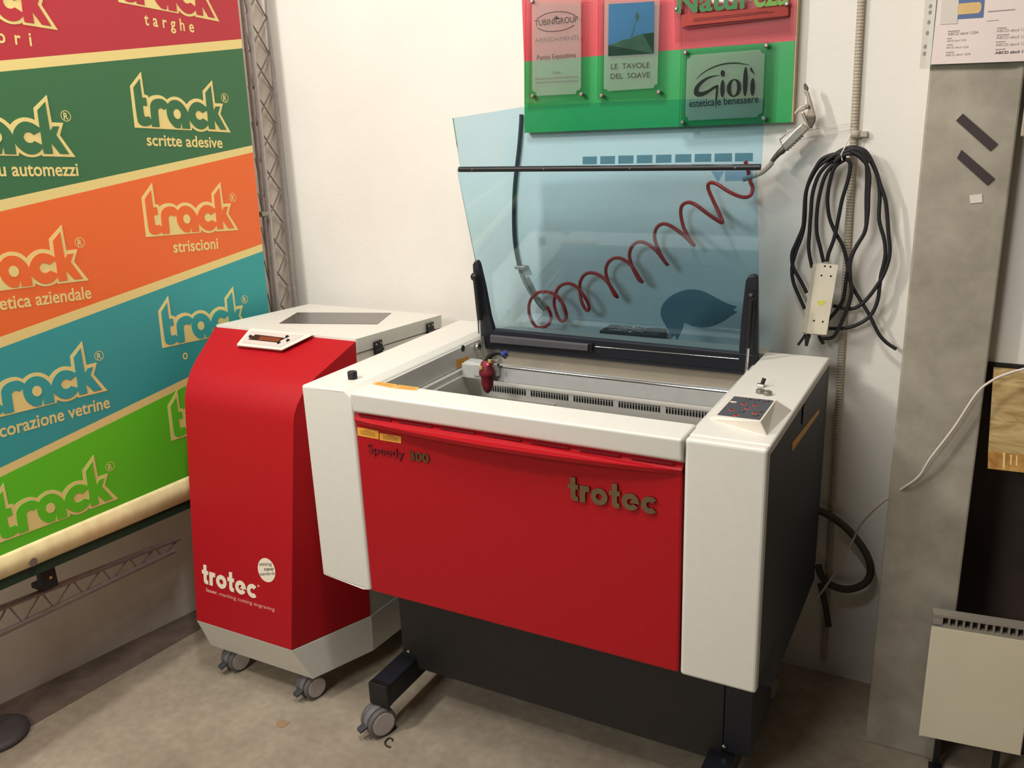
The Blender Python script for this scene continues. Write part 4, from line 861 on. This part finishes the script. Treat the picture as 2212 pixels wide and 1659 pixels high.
bg = thing('blow_gun', (0.98093,0.76,1.55022), 'worn metal air blow gun hanging at the lower right corner of the board', 'blow gun')
def zz2(*a): return a
def gprism(name, m, pts, y0, y1, bev=.0015, par=bg):
    mb = MB(); mb.prism([(p[0], y0, p[2]) for p in pts], (0, y1 - y0, 0)); return mb.build(name, M[m], par, bev)
gprism('head_plate', 'gun', [(0.97524,0.76,1.59698),(0.97975,0.76,1.59926),(0.986,0.76,1.59338),(0.99613,0.76,1.56489),(1.00515,0.76,1.5378),(0.98081,0.76,1.53775),(0.98923,0.76,1.55679),(0.98555,0.76,1.56529),(0.98287,0.76,1.58209)], .752, .766)
gprism('hanging_hook', 'gun_dark', [(0.97336,0.76,1.61116),(0.97636,0.76,1.61391),(0.98439,0.76,1.60277),(0.9837,0.76,1.59659),(0.97881,0.76,1.5937),(0.97566,0.76,1.59696)], .756, .768)
gprism('lower_jaw', 'gun_dark', [(0.984,0.76,1.53765),(1.00575,0.76,1.5382),(1.00518,0.76,1.52687),(0.9978,0.76,1.50914),(0.993,0.76,1.51139),(0.98898,0.76,1.52526)], .750, .764)
gprism('lever', 'gun', [(0.9568,0.76,1.54637),(0.96474,0.76,1.55769),(0.97921,0.76,1.56512),(0.98828,0.76,1.56205),(0.98866,0.76,1.55576),(0.97785,0.76,1.55196),(0.96527,0.76,1.54819),(0.9593,0.76,1.53994)], .748, .760)
gprism('piston', 'gun', [(0.97175,0.76,1.54691),(0.9791,0.76,1.54876),(0.99512,0.76,1.51133),(0.99053,0.76,1.50997)], .750, .762)
hnd = gprism('handle', 'gun', [(0.95861,0.76,1.50591),(0.97636,0.76,1.52246),(0.99351,0.76,1.50989),(0.98505,0.76,1.50162),(0.97416,0.76,1.48992),(0.96399,0.76,1.47898),(0.95351,0.76,1.46839),(0.94157,0.76,1.45883),(0.92975,0.76,1.47532)], .744, .766, .003)
mb = MB()
for k in range(7):
    q = lerp((0.94449,0.76,1.4616), (0.97597,0.76,1.49202), k/6); mb.cyl((q[0], .743, q[2]), (q[0], .767, q[2]), .0026, n=8)
mb.build('grip_rib', M['gun_dark'], hnd)
e = [(0.92986,0.756,1.47658),(0.92502,0.756,1.48534),(0.94894,0.756,1.50736),(0.96011,0.756,1.50066)]; MB().tube(e, .0018, 8).build('trigger_guard', M['gun'], bg)
q = (0.98668,0.746,1.5608); MB().lathe((q[0], .748, q[2]), (0, -1, 0), [(0, .005), (.005, .005), (.006, .003)], 16).build('pivot_screw', M['fitting'], bg)
MB().tube([(0.9372,0.755,1.46566),(0.93162,0.755,1.45924),(0.92358,0.755,1.45282),(0.91522,0.755,1.44309),(0.90898,0.755,1.43437)], [.0075, .0085, .007, .006, .0055], 14).build('hose_connector', M['gun_dark'], bg)

# ------------------------------------------------------------------ conduit, cable coil, power strip
cn = thing('cable_conduit', (1.09917,0.788,1.37503), 'grey corrugated conduit running straight down the back wall', 'conduit')
c0, c1 = (1.08292,0.7958,1.81811), (1.10266,0.7958,0.63818)
pts, rad = [], []
N = 480
c1 = lerp(c0, c1, 1.5)
for i in range(N + 1): pts.append(lerp(c0, c1, i / N)); rad.append(.0089 if i % 2 else .0074)
ct_ = MB().tube(pts, rad, 14).build('corrugated_tube', M['conduit'], cn)
for p in ct_.data.polygons: p.use_smooth = False
q = (1.09285,0.7945,1.49311)
mb = MB(); mb.lathe((q[0], .7935, q[2]-.008), (0, 0, 1), [(0, .0098), (.0005, .0112), (.017, .0112), (.0175, .0098)], 20); mb.box((q[0], .79, q[2]-.006), (q[0]+.026, WY-.001, q[2]+.006)); mb.build('wall_clamp', M['conduit'], cn)
loops_ = [
 ([(1.07642,0.766,1.44715),(1.05204,0.766,1.44903),(1.02512,0.766,1.43846),(1.01097,0.766,1.41658),(0.9986,0.766,1.38805),(0.9912,0.766,1.35271),(0.99066,0.766,1.30723),(0.98935,0.766,1.27436),(0.9769,0.766,1.2375),(0.96716,0.766,1.20693),(0.97229,0.766,1.17327),(0.99218,0.766,1.14015),(1.00863,0.766,1.11024)]),
 ([(1.0813,0.768,1.45929),(1.05205,0.768,1.44426),(1.01958,0.768,1.42269),(1.00258,0.768,1.39427),(0.99205,0.768,1.35899),(0.99266,0.768,1.29393),(0.98853,0.768,1.25422),(0.97621,0.768,1.21371),(0.96863,0.768,1.17277),(0.97397,0.768,1.13539),(0.99089,0.768,1.09843),(1.0058,0.768,1.06819)]),
 ([(1.07636,0.768,1.44395),(1.04676,0.768,1.43186),(1.02077,0.768,1.40374),(1.00786,0.768,1.35908),(1.00623,0.768,1.30727),(1.00579,0.768,1.26132),(1.00675,0.768,1.21818),(1.0174,0.768,1.175)]),
 ([(1.07959,0.768,1.44082),(1.0533,0.768,1.42555),(1.03359,0.768,1.39737),(1.02396,0.768,1.35276),(1.02048,0.768,1.30751),(1.0233,0.768,1.2618),(1.03349,0.768,1.22579),(1.04373,0.768,1.18958)]),
 ([(1.08009,0.766,1.43784),(1.05555,0.766,1.41941),(1.04576,0.766,1.38171),(1.04381,0.766,1.3403),(1.0512,0.766,1.29857),(1.06757,0.766,1.26325),(1.08508,0.766,1.23442),(1.09665,0.766,1.20205),(1.10385,0.766,1.16603),(1.11372,0.766,1.1366),(1.13137,0.766,1.10753),(1.15927,0.766,1.06569),(1.18436,0.766,1.02025),(1.20453,0.766,0.99817),(1.2286,0.766,0.98332)]),
 ([(1.08205,0.752,1.43865),(1.0919,0.752,1.42625),(1.08982,0.752,1.39224),(1.07949,0.752,1.34521),(1.07359,0.752,1.29742),(1.06737,0.752,1.25211),(1.05729,0.752,1.21582),(1.05398,0.752,1.19425)]),
 ([(1.08884,0.756,1.46131),(1.11293,0.756,1.45635),(1.1268,0.756,1.42874),(1.13107,0.756,1.39188),(1.13313,0.756,1.34531),(1.1367,0.756,1.2982),(1.13586,0.756,1.26959),(1.12292,0.756,1.24034),(1.1098,0.756,1.21068),(1.10313,0.756,1.17432),(1.10081,0.756,1.14105),(1.09737,0.756,1.10065),(1.08215,0.756,1.06913),(1.05571,0.756,1.03283),(1.04778,0.756,1.00438),(1.0588,0.756,0.98434)]),
 ([(1.08998,0.75,1.45702),(1.11776,0.75,1.4414),(1.13526,0.75,1.40462),(1.13756,0.75,1.35527),(1.13941,0.75,1.31156),(1.1353,0.75,1.26717),(1.11829,0.75,1.23136),(1.10866,0.75,1.19525),(1.11147,0.75,1.15596),(1.11691,0.75,1.12311),(1.11047,0.75,1.08251),(1.09497,0.75,1.03381),(1.08098,0.75,1.00513),(1.0556,0.75,0.99949)]),
 ([(1.09079,0.762,1.46403),(1.12105,0.762,1.45591),(1.14446,0.762,1.41903),(1.1591,0.762,1.38214),(1.1738,0.762,1.3451),(1.18098,0.762,1.31091),(1.18751,0.762,1.267),(1.1941,0.762,1.22267),(1.18984,0.762,1.18387),(1.17502,0.762,1.144),(1.14514,0.762,1.0958),(1.11542,0.762,1.07698),(1.07395,0.762,1.08266)]),
 ([(1.09014,0.766,1.46538),(1.12421,0.766,1.44651),(1.15134,0.766,1.40031),(1.1609,0.766,1.35393),(1.1639,0.766,1.29756),(1.17982,0.766,1.24717),(1.18441,0.766,1.20884),(1.17883,0.766,1.16641),(1.1779,0.766,1.14014),(1.17525,0.766,1.09694),(1.15978,0.766,1.05898),(1.12434,0.766,1.03248),(1.09318,0.766,1.02486),(1.06763,0.766,1.02282)]),
]
loops_ += [[(1.04829,0.764,1.44143),(1.06116,0.764,1.45365),(1.07574,0.764,1.46112),(1.09344,0.764,1.46481),(1.11165,0.764,1.45962),(1.12616,0.764,1.44354)], [(1.05718,0.757,1.43863),(1.07135,0.757,1.45233),(1.08892,0.757,1.4582),(1.10545,0.757,1.45581),(1.12269,0.757,1.44246)], [(1.05541,0.752,1.43121),(1.0696,0.752,1.44495),(1.08716,0.752,1.45084),(1.10519,0.752,1.44815),(1.12263,0.752,1.43209)], [(1.03585,0.758,1.4357),(1.05636,0.758,1.44848),(1.07702,0.758,1.45527),(1.09751,0.758,1.46106),(1.11734,0.758,1.45314),(1.13381,0.758,1.43008)]]
cb = thing('extension_cable', (1.09541,0.775,1.45143), 'coiled black extension cable tied up to the conduit on the wall', 'cable')
mb = MB()
for l in loops_: mb.tube(smooth_path(l, 5), .0046, 8)
mb.build('cable_coil', M['rubber'], cb)
q = (1.07327,0.77,1.44944)
mb = MB(); mb.tube([(q[0], .752, q[2]-.014), (q[0]-.003, .748, q[2]), (q[0]+.003, .758, q[2]+.016), (q[0]+.008, .770, q[2]+.034), (q[0]+.012, .775, q[2]+.046)], .0016, 8); mb.build('cable_tie', M['cord_white'], cb)
ps = thing('power_strip', (1.04748,0.73,1.11114), 'ivory power strip hanging in the loops of the black cable', 'power strip')
front = [(1.0384,0.7,1.19768),(1.08836,0.7,1.19598),(1.07261,0.7,1.02246),(1.0259,0.7,1.022)]
back = [(1.02456,0.732,1.18859),(1.07948,0.732,1.18709),(1.06108,0.732,1.01119),(1.00783,0.732,1.013)]
mb = MB(); mb.loft([front, back]); psb = mb.build('strip_body', M['strip'], ps, .004, 3)
mb = MB()
for q in [(1.05173,0.7,1.16828),(1.07342,0.7,1.16774),(1.05801,0.7,1.19139),(1.07101,0.7,1.19036),(1.04082,0.7,1.0555),(1.06207,0.7,1.05441)]: mb.lathe((q[0], .7005, q[2]), (0, -1, 0), [(0, .0026), (.0008, .0024)], 10)
mb.build('socket_hole', M['slot'], psb)
mb = MB(); mb.prism([(1.04539,0.6998,1.10522),(1.06651,0.6998,1.1079),(1.06592,0.6998,1.10255),(1.06009,0.6998,1.10084),(1.0586,0.6998,1.09475),(1.04856,0.6998,1.09475)], (0, -.0004, 0)); mb.build('yellow_mark', M['marker'], psb)
mb = MB(); mb.tube([(1.01862,0.725,1.01276),(1.01066,0.725,0.99818),(1.00227,0.725,0.98416)], .0034, 8); mb.tube([(1.02904,0.715,1.01529),(1.02511,0.715,1.0053),(1.02429,0.715,0.98616)], [.0058, .0062, .0036], 10); mb.build('plug_lead', M['rubber'], ps)

mb = MB(); mb.tube(smooth_path([(1.08219,0.783,1.51909),(1.0429,0.783,1.51388),(1.00076,0.783,1.50755),(0.96008,0.783,1.49886),(0.93619,0.783,1.49289)], 5), .0011, 6); o = mb.build('string', M['cord_white']); tag(o, 'thin pale string stretched from the conduit clamp to the blow gun', 'string')
# ------------------------------------------------------------------ pillar: sleeve with print samples, strips, tag
slv = thing('document_sleeve', (1.33496,0.545,1.68745), 'clear punched sleeve with a type sample sheet taped on the concrete pillar', 'document sleeve')
mb = MB(); mb.prism([(1.23612,0.548,1.80501),(1.42461,0.548,1.78603),(1.44323,0.548,1.63016),(1.40346,0.548,1.61905),(1.23817,0.548,1.62572)], (0, .0006, 0)); mb.build('clear_pocket', M['clear'], slv)
mb = MB(); mb.prism([(1.23916,0.5475,1.75437),(1.24922,0.5475,1.75348),(1.24764,0.5475,1.62518),(1.23821,0.5475,1.62571)], (0, .0004, 0)); stp = mb.build('punched_edge', M['paper_grey'], slv)
mb = MB()
for q in [(1.24799,0.5472,1.74204),(1.24833,0.5472,1.73089),(1.24783,0.5472,1.7126),(1.24676,0.5472,1.69287),(1.24519,0.5472,1.66757),(1.24481,0.5472,1.65435)]: mb.add(ellipse(q, (.0032, 0, 0), (0, 0, .0042), 14), [list(range(14))])
mb.build('punch_hole', M['ink_pale'], stp)
mb = MB(); mb.prism([(1.26031,0.546,1.80236),(1.42458,0.546,1.78582),(1.44328,0.546,1.62926),(1.25847,0.546,1.63287)], (0, .0006, 0)); sht = mb.build('sample_sheet', M['paper'], slv)
mb = MB(); mb.prism([(1.29528,0.5452,1.7623),(1.34171,0.5452,1.75806),(1.34309,0.5452,1.71397),(1.29854,0.5452,1.71453)], (0, .0004, 0)); blu = mb.build('blue_picture', M['blue_print'], sht)
mb = MB(); mb.prism([(1.29797,0.5448,1.74241),(1.33343,0.5448,1.74238),(1.33707,0.5448,1.73946),(1.33846,0.5448,1.73414),(1.33795,0.5448,1.72724),(1.3347,0.5448,1.72247),(1.29847,0.5448,1.72218)], (0, .0003, 0)); mb.build('yellow_tag_print', M['tan_print'], blu)
mb = MB(); mb.prism([(1.26604,0.545,1.76495),(1.297,0.545,1.76212),(1.29877,0.545,1.70628),(1.2683,0.545,1.70712)], (0, .0004, 0)); mb.build('blank_card', M['paper_grey'], sht)
def st_(m, items, nm):
    mb = MB()
    for s, e, h, b in items: put_text(mb, s, e[0], e[1], (0, 0, 1), h, bold=b)
    mb.build(nm, M[m], sht)
st_('ink_pale', [('ABCD abcd 1234', [(1.28386,0.5456,1.68561),(1.3371,0.5456,1.68515)], .0052, .01), ('ABCD abcd 1234', [(1.2833,0.5456,1.67353),(1.31701,0.5456,1.67327)], .0036, 0), ('ABCD abcd 1234', [(1.28292,0.5456,1.66139),(1.32304,0.5456,1.6601)], .0036, 0), ('ABCD abcd 1234', [(1.28345,0.5456,1.64687),(1.32783,0.5456,1.64664)], .0044, 0),
                 ('ABCD abcd 1234', [(1.36901,0.5456,1.6852),(1.42484,0.5456,1.6843)], .0050, 0), ('ABCD abcd 1234', [(1.36953,0.5456,1.67289),(1.42631,0.5456,1.67178)], .0050, 0), ('ABCD abcd 1234', [(1.37012,0.5456,1.65992),(1.42783,0.5456,1.65885)], .0050, 0)], 'sample_lettering')
st_('ink_grey', [('ABCD abcd 1234', [(1.37045,0.5456,1.64548),(1.43187,0.5456,1.64511)], .0050, .03)], 'bold_sample_lettering')
mb = MB()
for e in ([(1.28324,0.5456,1.6937),(1.30471,0.5456,1.69372),(1.3047,0.5456,1.69212),(1.28322,0.5456,1.6921)], [(1.28323,0.5456,1.68045),(1.29186,0.5456,1.68056),(1.29192,0.5456,1.67913),(1.28329,0.5456,1.67901)], [(1.28438,0.5456,1.66869),(1.29474,0.5456,1.66889),(1.29479,0.5456,1.66745),(1.28443,0.5456,1.66724)], [(1.28358,0.5456,1.65456),(1.29829,0.5456,1.6548),(1.29835,0.5456,1.65335),(1.28354,0.5456,1.65321)],
          [(1.36897,0.5456,1.69306),(1.38499,0.5456,1.69299),(1.38515,0.5456,1.69158),(1.36905,0.5456,1.69157)], [(1.36952,0.5456,1.68052),(1.39127,0.5456,1.6807),(1.39135,0.5456,1.6793),(1.36959,0.5456,1.67912)], [(1.36963,0.5456,1.66823),(1.38612,0.5456,1.66823),(1.3862,0.5456,1.66683),(1.3697,0.5456,1.66682)], [(1.37032,0.5456,1.65434),(1.38766,0.5456,1.65453),(1.38773,0.5456,1.65312),(1.37039,0.5456,1.65292)],
          [(1.35026,0.5456,1.72454),(1.39603,0.5456,1.7246),(1.39623,0.5456,1.72287),(1.3503,0.5456,1.72263)], [(1.35005,0.5456,1.70716),(1.37026,0.5456,1.70749),(1.37021,0.5456,1.70645),(1.35,0.5456,1.70612)]): mb.add(e, [(0, 1, 2, 3)])
mb.build('faint_print', M['ink_pale'], sht)
for e, lab in (([(1.31463,0.548,1.52334),(1.3257,0.548,1.53647),(1.39389,0.548,1.47639),(1.38197,0.548,1.46285)], 'dark brown strip stuck slanting on the pillar, upper one of two'), ([(1.32376,0.548,1.4497),(1.33039,0.548,1.46605),(1.39589,0.548,1.40881),(1.38421,0.548,1.39547)], 'dark brown strip stuck slanting on the pillar, lower one of two')):
    mb = MB(); mb.prism([(q[0], .5492, q[2]) for q in e], (0, .0026, 0)); o = mb.build('magnetic_strip', M['magnet']); tag(o, lab, 'strip', 'dark strips on the pillar')
mb = MB(); mb.prism([(1.35435,0.5505,1.37501),(1.37676,0.5505,1.37812),(1.37942,0.5505,1.36142),(1.35758,0.5505,1.35895)], (0, .0012, 0)); o = mb.build('paper_tag', M['white_plastic']); tag(o, 'small blank white tag on the pillar below the dark strips', 'tag')

# ------------------------------------------------------------------ right hand corner behind the pillar
struct(MB().box((1.4255, .784, .02), (2.6, WY - .001, 1.01)).build('trim_2', M['niche_back']))  # dark brown sheet across the back of the niche
ZB_ = (1.41823,0.6,1.00934)[2]
struct(MB().box((1.4255, .60, ZB_ + .006), (2.6, WY - .001, 3.099)).build('wall_right', M['wall']))
struct(MB().box((1.4255, .594, ZB_ - .006), (2.6, .64, ZB_ + .005)).build('trim_3', M['black_edge']))
o = thing('plywood_board', (1.49222,0.58,0.78456), 'plywood offcut with a worn lower edge at the right edge of the picture', 'board')
pw = [(1.43756,0.566,1.00695),(1.55979,0.566,1.00657),(1.58757,0.566,0.78408),(1.4509,0.566,0.78101)]
pe = [(1.44737,0.566,0.82221),(1.58248,0.566,0.82483),(1.58757,0.566,0.78408),(1.4509,0.566,0.78101)]
mb = MB(); mb.prism([pw[0], pw[1], pe[1], pe[0]], (0, .024, 0)); mb.build('board_face', M['plywood'], o)
mb = MB(); mb.prism(pe, (0, .024, 0)); be_ = mb.build('worn_edge', M['ply_edge'], o)
mb = MB()
for e in ([(1.47631,0.5655,0.82268),(1.48025,0.5655,0.82328),(1.48352,0.5655,0.78582),(1.47989,0.5655,0.78567)], [(1.49053,0.5655,0.82042),(1.4936,0.5655,0.82046),(1.49557,0.5655,0.79673),(1.49231,0.5655,0.79665)], [(1.50141,0.5655,0.81989),(1.50446,0.5655,0.81992),(1.50646,0.5655,0.79626),(1.50322,0.5655,0.79618)]): mb.prism(e, (0, .002, 0))
mb.build('pale_scratch', M['print_cream'], be_)
o = thing('wall_box', (1.42597,0.7,1.56314), 'grey framed box on the wall right of the pillar, cut by the frame', 'wall box')
q0 = (1.4126,0.56,1.61543); q1 = (1.41997,0.56,1.49558)
mb = MB(); mb.box((1.436, .565, q1[2]), (1.70, .5995, q0[2] + .30)); mb.build('box_body', M['heater_grille'], o, .004)
mb = MB(); mb.box((1.432, .552, q1[2] - .006), (1.446, .565, q0[2] + .30)); mb.build('box_frame', M['conduit'], o, .002)
# white cord sagging across the pillar
mb = MB(); mb.tube(smooth_path([(1.52155,0.53,1.03939),(1.49188,0.53,1.02444),(1.46631,0.53,1.01273),(1.43841,0.53,0.99448),(1.41145,0.53,0.96151),(1.37532,0.53,0.87754),(1.33653,0.53,0.80075),(1.31801,0.53,0.75515)][:-1] + [(1.31762,0.54,0.75114), (1.28542,0.55,0.71057), (1.2358,0.6,0.63901), (1.19267,0.66,0.55178), (1.17344,0.69,0.48711), (1.13768,0.72,0.37808), (1.09065,0.735,0.27454)], 6), .0028, 8)
o = mb.build('white_cord', M['cord_white']); tag(o, 'thin white cord sagging across the concrete pillar towards the engraver', 'cord')
o = MB().tube(smooth_path([(1.06358,0.77,0.51768),(1.09377,0.77,0.51251),(1.149,0.77,0.47976),(1.19718,0.77,0.42425),(1.21607,0.77,0.37337),(1.20437,0.77,0.32885),(1.16165,0.77,0.30022),(1.11567,0.77,0.30484),(1.09093,0.77,0.33045),(1.08333,0.77,0.35436)], 6), .0098, 12).build('drain_hose', M['hose_dim'])
tag(o, 'thick dark hose looped against the wall behind the engraver', 'hose')
o = MB().tube(smooth_path([(1.09141,0.772,0.29798),(1.10404,0.772,0.25334),(1.11405,0.772,0.21212),(1.12142,0.772,0.17436)], 5), .0085, 12).build('hose_stub', M['hose_dim'])
tag(o, 'short dark hose end hanging below the looped hose', 'hose')

# ------------------------------------------------------------------ heater
a, b = (1.37839,0.49888,0.1), (1.59282,0.52367,0.1)
hx_ = Vector(b) - Vector(a); hx_.z = 0; hw_ = hx_.length; hx_.normalize(); hy_ = Vector((-hx_.y, hx_.x, 0)); h0_ = Vector(a)
ht_ = thing('electric_heater', (a[0], a[1], 0.0), 'cream electric panel heater standing in front of the concrete pillar', 'heater')
def HB(mb, x0, x1, y0, y1, z0, z1, mi=0):
    P = lambda x, y, z: h0_ + hx_*x + hy_*y + Vector((0, 0, z - .1))
    return mb.loft([[P(x0, y0, z0), P(x1, y0, z0), P(x1, y1, z0), P(x0, y1, z0)], [P(x0, y0, z1), P(x1, y0, z1), P(x1, y1, z1), P(x0, y1, z1)]], mi)
TZ = 0.4340
HB(MB(), 0, hw_, 0, .012, .1, TZ - .034).build('front_panel', M['heater'], ht_, .003)
mb = MB(); HB(mb, 0, hw_ + .02, .002, .018, TZ - .034, TZ - .027); HB(mb, 0, hw_ + .02, .0, .028, TZ - .006, TZ); HB(mb, 0, .022, .002, .018, TZ - .03, TZ - .004)
for k in range(14): HB(mb, .033 + k*.0152, .0372 + k*.0152, .003, .016, TZ - .028, TZ - .005)
mb.build('outlet_grille', M['heater_grille'], ht_)
mb = MB(); HB(mb, .004, hw_ + .015, .017, .026, .09, TZ - .006); mb.build('rear_casing', M['black'], ht_)
for x in (.03, hw_ - .06):
    mb = MB(); HB(mb, x, x + .03, -.012, .026, .0, .012); HB(mb, x + .008, x + .022, .012, .024, .01, .11); mb.build('foot', M['black'], ht_, .002)

# ------------------------------------------------------------------ bits on the floor
e = smooth_path([(0.15465,0.02454,0.003),(0.14874,0.02966,0.003),(0.14158,0.03023,0.003),(0.13809,0.02259,0.003),(0.13948,0.01138,0.003),(0.14751,0.00345,0.003),(0.1567,0.00102,0.003),(0.16436,0.00274,0.003)], 5)
o = MB().tube([(p[0], p[1], .003) for p in e], .0022, 8).build('wire_hook', M['rust']); tag(o, 'small bent C-shaped rusty wire on the floor by the front caster', 'wire')
e = [(-0.17548,-0.05924,0),(-0.18163,-0.04526,0),(-0.17448,-0.03655,0),(-0.14723,-0.03528,0),(-0.14726,-0.05002,0),(-0.15223,-0.0628,0),(-0.1653,-0.06485,0)]
mb = MB(); mb.prism([(p[0], p[1], .0002) for p in e], (0, 0, .0012)); o = mb.build('paper_scrap', M['leaf']); tag(o, 'tiny tan scrap lying on the bare floor in front of the casters', 'scrap')
